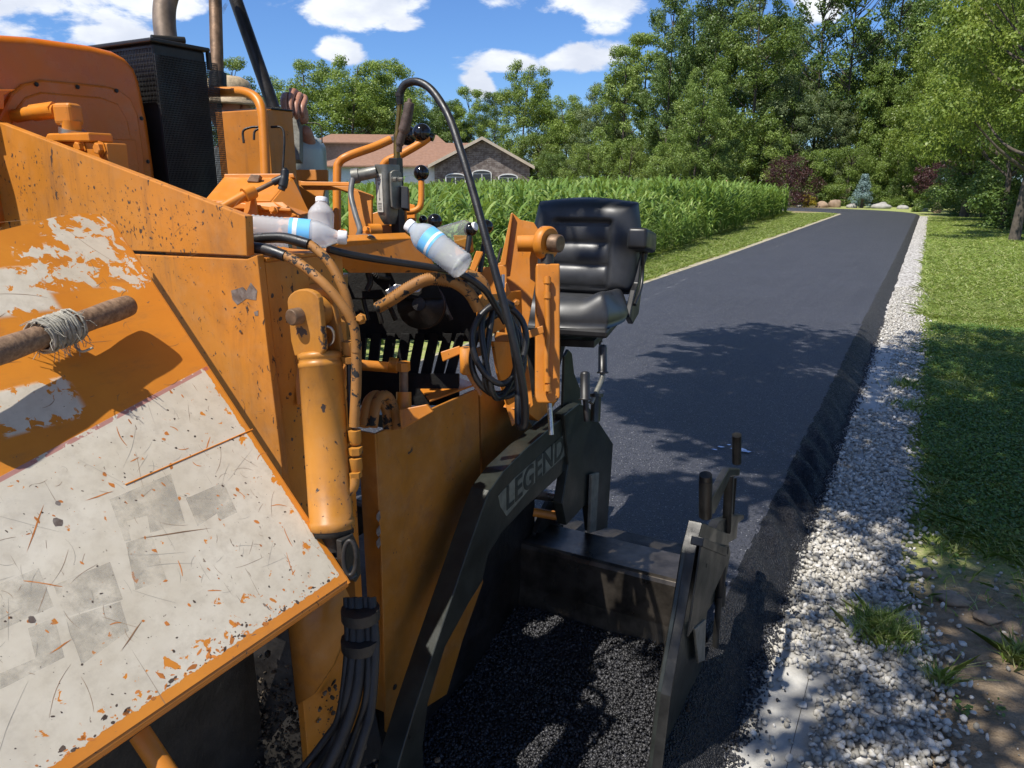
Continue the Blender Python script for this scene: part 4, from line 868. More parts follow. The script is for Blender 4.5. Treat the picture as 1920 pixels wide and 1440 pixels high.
# ---------------- hopper back wall and side
WY = 1.06
plY('hopper_wall', [(-260, 131), (460, 405), (463, 480), (240, 470), (-260, 445)], WY, .02, 'orange_worn')
plY('hopper_wall', [(-260, 452), (240, 476), (462, 486), (482, 478), (500, 640), (527, 862), (556, 1120), (-260, 1120)], WY + .002, .018, 'orange_worn')
m, t, b, co = mat('bare_patch'); n = t.noise(co, 60, 4, .6); t.link(t.mix(t.step(n, .35, .65), (.11, .08, .065), (.2, .17, .15)), b.inputs['Base Color']); b.inputs['Roughness'].default_value = .6; M['patch'] = m
for q in ([(433, 545), (455, 538), (462, 545), (470, 530), (482, 545), (480, 563), (462, 560), (445, 572), (436, 562)], [(476, 585), (484, 582), (484, 592), (478, 592)]):
    plY('bare_metal_patch', q, WY + .0014, .0006, 'patch', bevel=0)
XS = -1.165
c1 = P(482, 478, Y=WY); XS = c1.x - .001
ye = P(655, 700, X=XS).y
MB().b2((XS - .02, WY + .021, .32), (XS, ye, 1.545)).build('side_wall', M['orange_worn'], pv, .002)
MB().b2((XS - .30, WY + .022, 1.545), (XS + .002, ye, 1.553)).build('top_ledge', M['orange'], pv, .002)
# lower curved skirt of the hopper
sk_t = [(530, 1080), (575, 1070), (620, 1062), (655, 1050)]; sk_b = [(556, 1322), (585, 1305), (622, 1250), (662, 1150)]; vs = []; fs = []
for i_, (a_, b_) in enumerate(zip(sk_t, sk_b)):
    yy_s = 1.04 + .012 * i_ * i_; vs += [P(*a_, Y=yy_s), P(*b_, Y=yy_s), P(*a_, Y=yy_s) + Vector((0, .012, 0)), P(*b_, Y=yy_s) + Vector((0, .012, 0))]
for i_ in range(3): a_ = i_ * 4; fs += [(a_, a_ + 1, a_ + 5, a_ + 4), (a_ + 2, a_ + 6, a_ + 7, a_ + 3), (a_, a_ + 4, a_ + 6, a_ + 2), (a_ + 1, a_ + 3, a_ + 7, a_ + 5)]
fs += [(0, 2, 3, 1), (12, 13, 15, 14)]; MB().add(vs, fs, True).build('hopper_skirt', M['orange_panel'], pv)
MB().b2((-1.30, -.6, .30), (-1.26, 1.05, .98)).build('hopper_side', M['tar'], pv)
MB().b2((-2.6, -.6, .25), (-1.0, 1.05, .30)).build('hopper_floor', M['tar'], pv)
tb_('wing_strut', [(262, 1375, 1.12), (345, 1500, 1.1)], .016, 'orange', sm=False)
rng2 = np.random.default_rng(3); M['crust'] = tinted('crusted_old_mix', (0.03, 0.024, 0.018), (0.075, 0.055, 0.035), (0.16, 0.13, 0.09), rough=.9)
cp_ = np.array([tuple(P(rng2.normal(470, 90), rng2.normal(1370, 60), D=1.80 + .05 * rng2.random())) for i in range(1500)])
o = stones('crusted_mix', cp_ - np.array(pv.location), .004 + .014 * rng2.random(1500) ** 2.5, M['crust'], rng2, kind='stuff'); o.parent = pv
plD('inner_baffle', [(380, 1190), (655, 1060), (720, 1420), (560, 1500), (250, 1500)], 2.02, .02, 'tar')
plD('dusty_baffle', [(455, 1240), (540, 1165), (556, 1320), (505, 1390), (440, 1360)], 1.84, .012, 'dark')
for i, (du, r) in enumerate(((0, .0125), (15, .008), (-13, .011), (27, .010), (-25, .007))):
    tb_('hydraulic_hose', [(672 + du * .9, 1120, 1.56), (676 + du * 1.0, 1215, 1.54), (668 + du * (1.0 + .25 * (i % 3)), 1300 + 9 * i, 1.52), (640 + du * (1.2 + .3 * (i % 2)), 1385, 1.50 + .02 * (i % 3)), (600 + du * 2.1, 1465, 1.48)], r, 'tar')
for v in (1150, 1205):
    c = P(676, v, D=1.55); MB().lathe(c - Vector((0, 0, .012)), (0, 0, 1), [(0, .040), (.024, .040)], 16).build('hose_wrap', M['tar'], pv)
# ---------------- wear: flecks, gouges and scratches lying on the flat sheets
def marks(name, org, ex, ey, nn, spots, mt, aspect, ang, par):
    mb = MB(); rg = np.random.default_rng(len(spots) + 5); ex, ey, nn = Vector(ex), Vector(ey), Vector(nn)
    for x, y, sz in spots:
        a = ang + rg.normal() * .5; L = sz; w_ = sz / (aspect * rg.uniform(.6, 1.4)); c = org + ex * x + ey * y + nn * .00018; ca, sa = math.cos(a), math.sin(a); k = 7; ring = []
        for q in range(k):
            th = 2 * math.pi * q / k; u = math.cos(th) * L / 2 * rg.uniform(.6, 1.15); v = math.sin(th) * w_ / 2 * rg.uniform(.5, 1.3)
            ring.append(c + ex * (u * ca - v * sa) + ey * (u * sa + v * ca))
        mb.add(ring, [tuple(range(k))])
    o = mb.build(name, mt, par); o['kind'] = 'stuff'; return o
rk = np.random.default_rng(21)
WO = W3(0, 0, 0)
def wspots(n, smin, smax, pw=3.0, yb=None):
    r_ = []
    while len(r_) < n:
        x = rk.random() ** 1.1 * 1.25 + .012; y = rk.random() * .62 + .018 if yb is None else .014 + abs(rk.normal()) * yb
        if y < k_ * x + c0 - .01: r_.append((x, y, smin + (smax - smin) * rk.random() ** pw))
    return r_
FL = {'o': plain('chipped_to_orange', (0.50, 0.17, 0.03), .6, 0, .3, 30), 'd': plain('chipped_to_dark_primer', (0.075, 0.05, 0.036), .7, 0, .4, 30), 'g': plain('grey_scuff', (0.30, 0.27, 0.22), .6, 0, .2, 30), 'b': plain('brown_scratch', (0.24, 0.13, 0.06), .6, 0, .3, 30)}
marks('paint_fleck', WO, wx, wy, wn, wspots(230, .002, .014), FL['o'], 2.2, 1.2, pv); marks('paint_fleck', WO, wx, wy, wn, wspots(460, .001, .007), FL['d'], 1.8, 1.0, pv)
marks('paint_fleck', WO, wx, wy, wn, wspots(160, .004, .02, 3, .012), FL['o'], 2.4, .1, pv); marks('paint_fleck', WO, wx, wy, wn, wspots(130, .003, .014, 3, .008), FL['d'], 2.0, .1, pv)
def scratches(name, org, ex, ey, nn, n, rx, ry, lmin, lmax, w_, mt, par, ok=lambda x, y: True, ang=None):
    mb = MB(); ex, ey, nn = Vector(ex), Vector(ey), Vector(nn); k = 0
    while k < n:
        x, y = rk.uniform(*rx), rk.uniform(*ry)
        if not ok(x, y): continue
        k += 1; a = rk.random() * 6.28 if ang is None else ang + rk.normal() * .3; L = lmin + (lmax - lmin) * rk.random() ** 2.5; cv = rk.normal() * .22 / max(L, .02) * .02; pts = []; px_, py_ = x, y; m_ = 7
        for q in range(m_):
            pts.append((px_, py_, a)); a += cv + rk.normal() * .04; px_ += math.cos(a) * L / m_; py_ += math.sin(a) * L / m_
        vs = []
        for q, (u, v, a) in enumerate(pts):
            ww = w_ * (.25 + .75 * math.sin(math.pi * (q + .5) / m_)) * rk.uniform(.6, 1.2) / 2; b0 = org + ex * u + ey * v + nn * .00022; s_ = (ex * -math.sin(a) + ey * math.cos(a)) * ww; vs += [b0 - s_, b0 + s_]
        mb.add(vs, [(2 * q, 2 * q + 1, 2 * q + 3, 2 * q + 2) for q in range(m_ - 1)])
    o = mb.build(name, mt, par); o['kind'] = 'stuff'
okw = lambda x, y: .09 < y < k_ * x + c0 - .03
scratches('scratch_marks', WO, wx, wy, wn, 80, (.02, 1.2), (.02, .6), .01, .09, .0006, FL['b'], pv, okw); scratches('scratch_marks', WO, wx, wy, wn, 80, (.02, 1.2), (.02, .6), .02, .13, .0005, FL['g'], pv, okw)
scratches('scratch_marks', WO, wx, wy, wn, 26, (.02, 1.2), (.02, .6), .02, .06, .0020, FL['o'], pv, okw); scratches('scratch_marks', WO, wx, wy, wn, 60, (.02, .9), (.45, Lw), .02, .14, .001, FL['b'], pv)
for (p, q) in (((205, 210), (122, 440)), ((640, 372), (990, 322)), ((530, 150), (395, 196)), ((335, 840), (228, 910)), ((665, 750), (560, 900))):
    a = W3(*wl(p[0] * .4027, 860 + p[1] * .4027), 0); c = W3(*wl(q[0] * .4027, 860 + q[1] * .4027), 0); s_ = (c - a).cross(wn).normalized()
    MB().add([a + wn * .0003, a.lerp(c, .3) + s_ * .0013 + wn * .0003, c + wn * .0003, a.lerp(c, .6) - s_ * .0014 + wn * .0003], [(0, 1, 2, 3)]).build('deep_scratch', FL['b'] if p[0] in (640, 665) else FL['o'], pv)
for (u, v, r_) in ((268, 295, .0075), (270, 208, .004), (148, 750, .005)):
    c = W3(*wl(u * .4027, 860 + v * .4027), .00025); MB().add([c + wx * math.cos(a) * r_ * random.uniform(.7, 1.2) + wy * math.sin(a) * r_ * random.uniform(.8, 1.3) for a in np.linspace(0, 6.28, 11)[:-1]], [tuple(range(10))]).build('tar_spot', M['patch'] if 'patch' in M else FL['d'], pv)
# same on the hopper wall and the side box
HW0 = Vector((0, WY, 0)); sp_l = []
for i in range(900):
    u = rk.uniform(-20, 460); top = 232 + max(0, u) * .38; v = top + 8 + rk.random() ** .8 * (470 - top) * (.98)
    if fbm(u * .012, v * .012, 4) > .40 + .12 * rk.random(): q = P(u, v, Y=WY); sp_l.append((q.x, q.z, .0015 + .008 * rk.random() ** 3))
for i in range(700):
    u = rk.uniform(240, 490); v = rk.uniform(482, 800)
    if u < 250 + (v - 482) * .66 - 6: continue
    if rk.random() < math.exp(-(v - 482) / 110) * 1.0 + .08: q = P(u, v, Y=WY); sp_l.append((q.x, q.z, .0015 + .007 * rk.random() ** 3))
marks('paint_fleck', Vector((0, WY - .0002, 0)), (1, 0, 0), (0, 0, 1), (0, -1, 0), sp_l, FL['d'], 2.4, 1.9, pv)
xw = P(480, 600, Y=WY).x
scratches('scratch_marks', Vector((0, WY - .0002, 0)), (1, 0, 0), (0, 0, 1), (0, -1, 0), 60, (xw - .7, xw - .02), (1.2, 1.62), .01, .10, .0008, FL['b'], pv)
scratches('scratch_marks', Vector((-1.1, 0, 0)), (0, 1, 0), (0, 0, 1), (1, 0, 0), 150, (1.37, 1.78), (.65, 1.08), .01, .09, .0007, FL['b'], pv)
marks('paint_fleck', Vector((-1.1, 0, 0)), (0, 1, 0), (0, 0, 1), (1, 0, 0), [(rk.uniform(1.36, 1.8), rk.uniform(.55, 1.08), .001 + .006 * rk.random() ** 4) for i in range(160)], FL['d'], 1.6, 1.6, pv)
sxp = [(rk.uniform(WY + .03, ye - .01), rk.uniform(.9, 1.52), .0015 + .010 * rk.random() ** 3) for i in range(200)]
marks('paint_fleck', Vector((XS, 0, 0)), (0, 1, 0), (0, 0, 1), (1, 0, 0), sxp, FL['d'], 1.5, 1.6, pv)
# ---------------- wing lift cylinder
ca, cb = P(600, 660, D=1.50), P(622, 985, D=1.50); ax = (cb - ca)
mb = MB().lathe(ca, ax, [(0, .037), (.004, .0445), (.012, .0445), (.014, .0425), (.020, .0425), (.022, .0445), (.03, .0445), (.031, .0432), (ax.length - .012, .0432), (ax.length - .01, .046), (ax.length + .006, .046), (ax.length + .01, .04)], 32)
mb.build('lift_cylinder', M['yellow'], pv)
mb = MB().lathe(cb, ax, [(.006, .043), (.018, .043), (.02, .028), (.05, .026)], 24); mb.build('rod_gland', M['tar'], pv)
tb_('cylinder_rod', [(626, 1010, 1.5), (655, 1085, 1.5)], .019, 'dark', sm=False)
plX('rod_clevis', [(640, 1015), (662, 1000), (675, 1030), (678, 1075), (668, 1092), (650, 1080), (642, 1050)], P(655, 1040, D=1.48).x, .014, 'tar')
tb_('clevis_ring', [(656 + 12 * math.cos(a), 1046 + 32 * math.sin(a), 1.45) for a in np.linspace(0, 6.28, 14)], .0045, 'dark')
def clevis(off, pts, th, mt='yellow'):
    Yp = P(565, 600, D=1.46).y + off; return plY('clevis_plate', pts, Yp, th, mt, bevel=.003)
arc = [(568 + 30 * math.cos(a), 566 + 24 * math.sin(a) * -1) for a in np.linspace(math.pi, 0, 11)]
clevis(0, [(545, 640)] + arc + [(607, 655), (600, 668), (552, 668)], .014)
arc2 = [(600 + 24 * math.cos(a), 570 - 30 * math.sin(a)) for a in np.linspace(math.pi, 0, 11)]
clevis(.05, [(575, 668)] + arc2 + [(640, 655), (636, 670)], .014)
pc = P(561, 592, Y=P(565, 600, D=1.46).y); MB().lathe(pc + Vector((0, .075, 0)), (0, -1, 0), [(0, .0165), (.095, .0165), (.098, .014)], 20).build('clevis_pin', M['rust'], pv)
MB().lathe(pc + Vector((.012, .05, .004)), (0, -1, 0), [(0, .030), (.036, .030)], 24).build('rod_eye', M['yellow'], pv)
tb_('lynch_ring', [(613 + 13 * math.cos(a), 630 + 18 * math.sin(a), 1.47 + .01 * math.sin(a)) for a in np.linspace(0, 6.28, 18)], .003, 'steel')
plD('cylinder_backing', [(537, 535), (610, 530), (632, 560), (650, 700), (640, 760), (556, 760)], 1.60, .02, 'orange')
# hose runs over the hopper corner
tb_('hydraulic_hose', [(455, 462, 1.52), (500, 468, 1.50), (550, 487, 1.48), (600, 525, 1.46), (640, 570, 1.46), (663, 610, 1.47), (668, 660, 1.48)], .0098, 'hose_orange', n=14)
tb_('hydraulic_hose', [(462, 449, 1.56), (520, 446, 1.54), (575, 456, 1.52), (615, 490, 1.51), (645, 545, 1.51), (660, 600, 1.52)], .0098, 'hose_orange', n=14)
tb_('hose_sleeve', [(462, 462, 1.51), (500, 468, 1.495), (535, 480, 1.485)], .0112, 'black'); tb_('hose_sleeve', [(470, 448, 1.555), (530, 446, 1.535), (580, 458, 1.515)], .0110, 'black')
tb_('hydraulic_hose', [(668, 640, 1.48), (668, 720, 1.49), (664, 800, 1.5)], .0105, 'hose_orange')
tb_('hydraulic_hose', [(655, 650, 1.50), (656, 730, 1.51), (659, 800, 1.51)], .0060, 'black')
for (u, v, r, h) in ((664, 806, .0135, .03), (665, 838, .0155, .016), (666, 858, .0135, .03), (664, 884, .0155, .014), (655, 640, .015, .03), (655, 668, .0165, .014)):
    c = P(u, v, D=1.5); MB().lathe(c, (0, 0, -1), [(0, r), (h * .9, r), (h * .92, r * .85), (h, r * .85)], 6 if r > .015 else 14, r <= .015).build('hose_fitting', M['yellow'], pv, .0006)
tb_('port_elbow', [(664, 895, 1.5), (660, 915, 1.5), (640, 930, 1.5)], .012, 'yellow')
MB().box(P(662, 600, D=1.49), (.05, .016, .012)).build('hose_clamp', M['yellow'], pv, .002); bolt(678, 597, 1.475, .008, (.3, -.9, .2), 'yellow')
# ---------------- hood and screened exhaust housing
HX = -2.02
plX('hood', [(-260, 30), (0, 64), (60, 68), (170, 84), (215, 95), (238, 108), (256, 128), (266, 155), (281, 230), (297, 345), (300, 430), (-260, 430)], HX, .7, 'orange_hood', bevel=.022, )
bpy.data.objects['hood'].modifiers['bevel'].segments = 5
bpy.data.objects['hood'].data.polygons.foreach_set('use_smooth', [True] * len(bpy.data.objects['hood'].data.polygons))
dr = plX('side_door', [(-200, 420), (-40, 300), (5, 205), (22, 175), (45, 157), (80, 149), (200, 161), (225, 168), (246, 184), (260, 215), (272, 300), (277, 420)], HX + .012, .016, 'orange_hood', bevel=.006)
plX('door_relief', [(-180, 420), (10, 300), (18, 250), (30, 205), (48, 182), (78, 172), (190, 182), (222, 194), (240, 225), (256, 300), (262, 420)], HX + .017, .01, 'orange_hood', dr, bevel=.005)
plX('door_plate', [(170, 258), (255, 262), (262, 322), (176, 330)], HX + .0195, .006, 'orange_hood', dr, bevel=.003)
for (u, v) in ((68, 158), (145, 163), (218, 170), (265, 222), (277, 303)): bolt(u, v, dict(X=HX + .013), .0045, (1, 0, 0), 'dark', dr, .003, 'screw')
plX('vent_lid', [(-60, 168), (30, 168), (8, 178), (8, 205), (-60, 205)], HX + .05, .06, 'orange_hood')
GX = HX + .02; g0 = P(286, 80, X=GX); g1 = P(384, 100, X=GX); gt = g0.z
MB().b2((GX - .34, g0.y, 1.25), (GX, g1.y, gt)).build('exhaust_housing', M['grille'], pv, .006)
mb = MB(); y0, y1 = g0.y - .004, P(408, 170, X=GX).y; xo = GX + .008
for k in range(46): y = y0 + (y1 - y0) * k / 45; mb.b2((xo - .0012, y - .0008, 1.45), (xo + .0012, y + .0008, gt - .03))
for k in range(95): z = 1.45 + (gt - .03 - 1.45) * k / 94; mb.b2((xo - .001, y0, z - .0008), (xo + .001, y1, z + .0008))
o = mb.build('wire_screen', M['grille'], pv); o['kind'] = 'stuff'
MB().b2((GX - .36, g0.y - .015, gt), (GX + .012, P(390, 100, X=GX).y, gt + .012)).build('housing_lid', M['grille'], pv, .004)
MB().b2((GX - .002, P(390, 100, X=GX).y - .01, gt - .05), (GX + .012, P(390, 100, X=GX).y + .002, gt)).build('lid_corner', M['grille'], pv, .003)
tb_('lid_hinge', [(284, 72, 2.520), (346, 76, 2.592)], 0.0120, 'grille', sm=False)
mb = MB()
for k in range(22): y = g0.y - .002; x = GX - .30 + .30 * k / 21; mb.b2((x - .0008, y - .003, gt - .16), (x + .0008, y - .001, gt - .012))
for k in range(12): z = gt - .16 + .148 * k / 11; mb.b2((GX - .30, g0.y - .0045, z - .0008), (GX, g0.y - .0032, z + .0008))
o = mb.build('wire_screen', M['grille'], pv); o['kind'] = 'stuff'
tb_('exhaust_pipe', [(312, 80, 2.640), (308, 40, 2.640), (310, 5, 2.640), (322, -30, 2.640), (345, -60, 2.640)], 0.0384, 'rustpipe', n=24)
tb_('canopy_pole', [(408, 160, 2.640), (402, -60, 2.664)], 0.0222, 'rust', sm=False, n=18)
tb_('canopy_brace', [(514, 205, 2.820), (428, -40, 2.760)], 0.0240, 'dark', sm=False, n=18)
tb_('pole_socket', [(408, 138, 2.628), (409, 165, 2.628)], 0.0294, 'dark', sm=False, n=18)
MB().prism(poly([(414, 18), (422, 5), (434, -12), (436, -2), (424, 12), (418, 26)], D=2.7), (0, .004, 0)).build('pale_strap', M['ghost'], pv)
# hydraulic block seen over the hopper wall
VY = 1.13
def vt(name, pts, r, mt, n=12): return MB().tube(smooth_path([P(u, v, Y=VY) for u, v in pts], 6) if len(pts) > 2 else [P(u, v, Y=VY) for u, v in pts], r, n).build(name, M[mt], pv)
vt('hydraulic_line', [(-60, 238), (0, 224), (55, 213), (108, 208)], .016, 'orange_bright'); vt('line_nut', [(60, 212), (104, 206)], .019, 'orange_bright', 6)
MB().box(P(128, 215, Y=VY), (.05, .044, .05), Matrix.Rotation(.3, 3, 'Z')).build('elbow_fitting', M['orange_bright'], pv, .01, 3)
vt('elbow_stem', [(134, 225), (136, 262)], .021, 'orange_bright'); vt('port_collar', [(136, 242), (136, 256)], .029, 'steel', 20)
plY('valve_block', [(75, 262), (200, 268), (206, 330), (75, 330)], VY - .02, .05, 'orange_bright', bevel=.003)
for (u, v) in ((153, 277), (190, 279)): bolt(u, v, dict(Y=VY - .021), .013, (0, -1, 0), 'orange_bright')
plY('valve_base', [(88, 250), (165, 248), (168, 266), (80, 266)], VY - .03, .06, 'orange_bright', bevel=.004)
# ---------------- operator station behind the hood
Y9 = 1.98; xa = P(402, 205, Y=Y9).x; xb = P(500, 205, Y=Y9).x; zt = P(500, 204, Y=Y9).z; yb = P(549, 215, X=xb).y
MB().b2((xa, Y9, 1.25), (xb, yb, zt)).build('control_cabinet', M['orange'], pv, .004)
MB().b2((xa, Y9 + .02, zt), (xb + .003, yb, zt + .006)).build('cabinet_lid', M['dark'], pv, .002)
plD('seat_side_plate', [(556, 338), (575, 400), (600, 400), (610, 345)], 2.9, .02, 'orange')
tb_('grab_rail', [(390, 173, 2.400), (430, 172, 2.376), (458, 173, 2.340), (480, 184, 2.316), (491, 208, 2.304), (495, 260, 2.304), (498, 335, 2.304)], 0.0150, 'orange_bright', n=16)
tb_('control_wire', [(457, 268, 2.328), (456, 246, 2.328), (470, 239, 2.328), (484, 238, 2.328)], 0.0036, 'dark'); tb_('control_wire', [(476, 262, 2.328), (478, 246, 2.328), (490, 240, 2.328)], 0.0036, 'dark')
tb_('control_wire', [(508, 238, 2.340), (528, 240, 2.340), (533, 262, 2.340), (530, 320, 2.340)], 0.0036, 'dark')
# sloping hatch
q = [P(421, 330, D=2.0), P(548, 330, D=2.0), P(508, 376, D=1.84), P(382, 376, D=1.84)]
MB().prism(q, (0, .02, -.05)).build('hatch_lid', M['orange_bright'], pv, .003)
q = [P(548, 331, D=2.0), P(581, 400, D=1.95), P(556, 404, D=1.82), P(510, 377, D=1.84)]; MB().prism(q, (-.05, 0, -.02)).build('hatch_side', M['orange_bright'], pv, .002)
plD('hatch_front', [(378, 381), (530, 378), (560, 402), (560, 440), (400, 420)], [1.84, 1.84, 1.83, 1.82, 1.82], .03, 'orange_bright')
plD('hatch_rail', [(420, 326), (550, 325), (552, 333), (420, 334)], 1.99, .02, 'orange_bright'); plD('hatch_latch', [(462, 340), (470, 326), (488, 328), (484, 342)], 1.95, .02, 'rust')
plD('front_rail', [(375, 379), (420, 377), (545, 390), (545, 396), (378, 388)], 1.82, .02, 'orange_bright'); bolt(514, 395, 1.80, .008, (.3, -.9, .3), 'orange_bright')
tb_('lever_arm', [(392, 404, 1.74), (430, 382, 1.76), (468, 361, 1.78)], .0115, 'orange_bright'); tb_('lever_collar', [(458, 366, 1.77), (476, 358, 1.785)], .017, 'orange_bright', sm=False)
plD('lever_stand', [(462, 368), (476, 366), (484, 405), (456, 400)], 1.80, .015, 'orange_bright')
tb_('lever_shaft', [(474, 361, 1.785), (520, 338, 1.80)], .0055, 'rust', sm=False); tb_('t_handle', [(533, 316, 1.80), (534, 325, 1.80), (531, 345, 1.80), (527, 356, 1.80)], [.007, .010, .011, .009], 'plastic')
tb_('handle_stem', [(512, 342, 1.80), (530, 334, 1.80)], .009, 'plastic', sm=False)
plD('side_arm', [(563, 340), (655, 341), (656, 349), (563, 348)], 2.15, .05, 'orange_bright')
plD('arm_brace', [(620, 349), (655, 349), (700, 366), (696, 374)], 2.12, .02, 'orange')
# ---------------- console: plates, levers, knobs
plD('console_plate', [(652, 352), (697, 366), (697, 455), (655, 478)], 2.02, .02, 'orange'); plD('console_plate', [(697, 400), (760, 380), (765, 450), (700, 452)], 2.10, .02, 'orange')
plD('bay_beam', [(600, 468), (655, 452), (772, 446), (806, 478), (822, 512), (656, 512)], [1.75, 1.8, 1.95, 1.98, 2.0, 1.85], .03, 'orange')
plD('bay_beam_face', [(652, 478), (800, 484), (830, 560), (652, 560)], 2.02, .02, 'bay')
plD('bracket_block', [(610, 440), (650, 436), (655, 470), (612, 470)], 1.9, .03, 'orange_bright'); plD('mount_tab', [(628, 432), (650, 432), (652, 446), (630, 446)], 1.86, .02, 'orange_bright')
for (u, v) in ((645, 437), (690, 432)): bolt(u, v, 1.85, .008, (0, -1, .3), 'orange_bright')
tb_('pivot_drum', [(690, 432, 2.0), (712, 432, 2.02)], .018, 'orange_bright', sm=False)
def knob(u, v, D, rpx, stem, mt='orange_bright', rs=.0075, name='control_lever'):
    r = rpx / F * D; st = MB().tube(smooth_path([P(a, b_, D=(D if not isinstance(c_, float) else c_)) for a, b_, c_ in stem], 6), rs, 12).build(name, M[mt], pv)
    c = P(u, v, D=D); d = (P(stem[0][0], stem[0][1], D=D) - c).normalized(); MB().sphere(c, r, 24).lathe(c + d * r * .8, d, [(0, r * .42), (r * .55, r * .38)], 14).build('knob', M['knob'], st)
    return st
tb_('rail_tube', [(632, 445, 2.25), (632, 330, 2.25), (636, 305, 2.25), (655, 292, 2.25), (700, 276, 2.28), (732, 262, 2.3)], .0125, 'orange_bright', n=14)
knob(763, 254, 2.32, 18, [(748, 258, 2.32), (735, 262, 2.31), (722, 266, 2.3)], 'steel', .009)
knob(791, 250, 2.20, 18, [(806, 256, 2.20), (790, 268, 2.20), (752, 290, 2.21), (722, 305, 2.22), (715, 330, 2.22)], 'orange_bright', .0115)
knob(790, 324, 2.15, 14.5, [(790, 340, 2.15), (790, 370, 2.15), (787, 388, 2.15), (775, 396, 2.15), (758, 397, 2.15)], 'orange_bright', .009)
plD('lever_block', [(752, 378), (778, 384), (778, 410), (752, 412)], 2.17, .04, 'orange_bright')
for (u, v, D, r) in ((815, 415, 2.1, 14), (882, 430, 2.05, 13), (912, 425, 2.1, 13), (793, 412, 2.15, 8)):
    knob(u, v, D, r, [(u - 2, v + 14, D), (u - 6, v + 45, D), (u - 12, v + 85, D)], 'plastic', .008)
plD('lever_gate', [(850, 440), (885, 442), (888, 470), (855, 480)], 2.07, .02, 'orange_bright'); plD('lever_gate', [(893, 470), (906, 472), (890, 510), (880, 505)], 2.04, .02, 'orange_bright')
tb_('chain_rod', [(940, 465, 2.1), (930, 500, 2.1)], .004, 'dark', sm=False)
# ---------------- grey control box on its post
jb = P(722, 308, D=1.98); rotz = Matrix.Rotation(R(-6), 3, 'Z')
mb = MB(); prof = [(0, 1.0), (.004, 1.02), (.10, 1.0), (.130, .92), (.150, .62), (.158, .45)]
bx_, by_ = .046, .066; vs = []; NN = 28
for h, s in prof:
    for k in range(NN):
        a = 2 * math.pi * k / NN; ce, se = math.cos(a), math.sin(a); e_ = .45
        x = -bx_ / 2 + math.copysign(abs(ce) ** e_, ce) * bx_ / 2 * s; y = by_ / 2 + math.copysign(abs(se) ** e_, se) * by_ / 2 * s
        vs.append(jb + rotz @ Vector((x, y, -h)))
fs = [(i * NN + k, (i + 1) * NN + k, (i + 1) * NN + (k + 1) % NN, i * NN + (k + 1) % NN) for i in range(len(prof) - 1) for k in range(NN)]
mb.add(vs, fs, True); mb.add(vs[:NN], [tuple(range(NN))]); mb.add(vs[-NN:], [tuple(reversed(range(NN)))]); box = mb.build('control_box', M['greybox'], pv)
cvx = [rotz @ Vector((.002, by_ / 2 + .022 * math.cos(a), -.066 + (.052 if math.sin(a) > 0 else -.052) * (1 if abs(math.sin(a)) > .35 else abs(math.sin(a)) / .35) * .75 + .013 * math.sin(a))) + jb for a in np.linspace(0, 2 * math.pi, 32, endpoint=False)]
MB().prism(cvx, rotz @ Vector((.007, 0, 0))).build('cover_plate', M['greybox'], box, .002)
M['label'] = plain('yellowed_label', (0.50, 0.48, 0.42), .5, 0, .06, 50); M['ink'] = plain('black_ink', (0.03, 0.03, 0.03), .5)
lo = jb + rotz @ Vector((-bx_ * .74, -.0012, -.024)); ex_ = rotz @ Vector((1, 0, 0)); lw, lh = .021, .100
lab = MB().prism([lo, lo + ex_ * lw, lo + ex_ * lw - Vector((0, 0, lh)), lo - Vector((0, 0, lh))], rotz @ Vector((0, .001, 0))).build('instruction_label', M['label'], box)
mb = MB(); yy_ = rotz @ Vector((0, -.0006, 0))
def dash(x0, x1, z0, z1): mb.prism([lo + ex_ * x0 - Vector((0, 0, z0)) + yy_, lo + ex_ * x1 - Vector((0, 0, z0)) + yy_, lo + ex_ * x1 - Vector((0, 0, z1)) + yy_, lo + ex_ * x0 - Vector((0, 0, z1)) + yy_], rotz @ Vector((0, .0004, 0)))
dash(.0098, .0108, .026, .066)
mb.prism([lo + ex_ * .0103 - Vector((0, 0, .022)) + yy_, lo + ex_ * .0128 - Vector((0, 0, .029)) + yy_, lo + ex_ * .0078 - Vector((0, 0, .029)) + yy_], rotz @ Vector((0, .0004, 0)))
mb.prism([lo + ex_ * .0103 - Vector((0, 0, .071)) + yy_, lo + ex_ * .0078 - Vector((0, 0, .064)) + yy_, lo + ex_ * .0128 - Vector((0, 0, .064)) + yy_], rotz @ Vector((0, .0004, 0)))
for i, z0 in enumerate((.005, .009, .013, .017, .076, .080, .085, .089, .093)):
    x = .004
    while x < .016: w_ = random.uniform(.0012, .0035); dash(x, min(x + w_, .0175), z0, z0 + .0018); x += w_ + .001
mb.build('printed_marks', M['ink'], lab)
tb_('conduit_elbow', [(668, 330, 2.0), (706, 322, 2.0)], .0155, 'greybox', sm=False, n=18); tb_('conduit_nut', [(660, 331, 2.0), (673, 329, 2.0)], .020, 'greybox', sm=False, n=8)
bolt(738, 336, 1.975, .006, (1, -.3, 0), 'greybox', None, .014); bolt(748, 336, 1.97, .005, (1, -.2, 0), 'greybox', None, .014)
tb_('grey_cable', [(661, 336, 1.99), (658, 365, 1.97), (666, 400, 1.95), (675, 430, 1.92), (672, 443, 1.90), (682, 444, 1.88), (698, 447, 1.87), (707, 465, 1.88), (698, 478, 1.88), (688, 478, 1.88)], .0075, 'black', n=12)
o = bpy.data.objects['grey_cable']; o.data.materials.clear(); o.data.materials.append(plain('worn_grey_cable', (.10, .10, .10), .5, 0, .2, 40))
MB().box(P(745, 378, D=2.06), (.028, .028, .23)).build('black_post', M['dark'], pv, .002); plD('post_clamp', [(752, 348), (765, 350), (766, 392), (752, 390)], 2.02, .03, 'plastic')
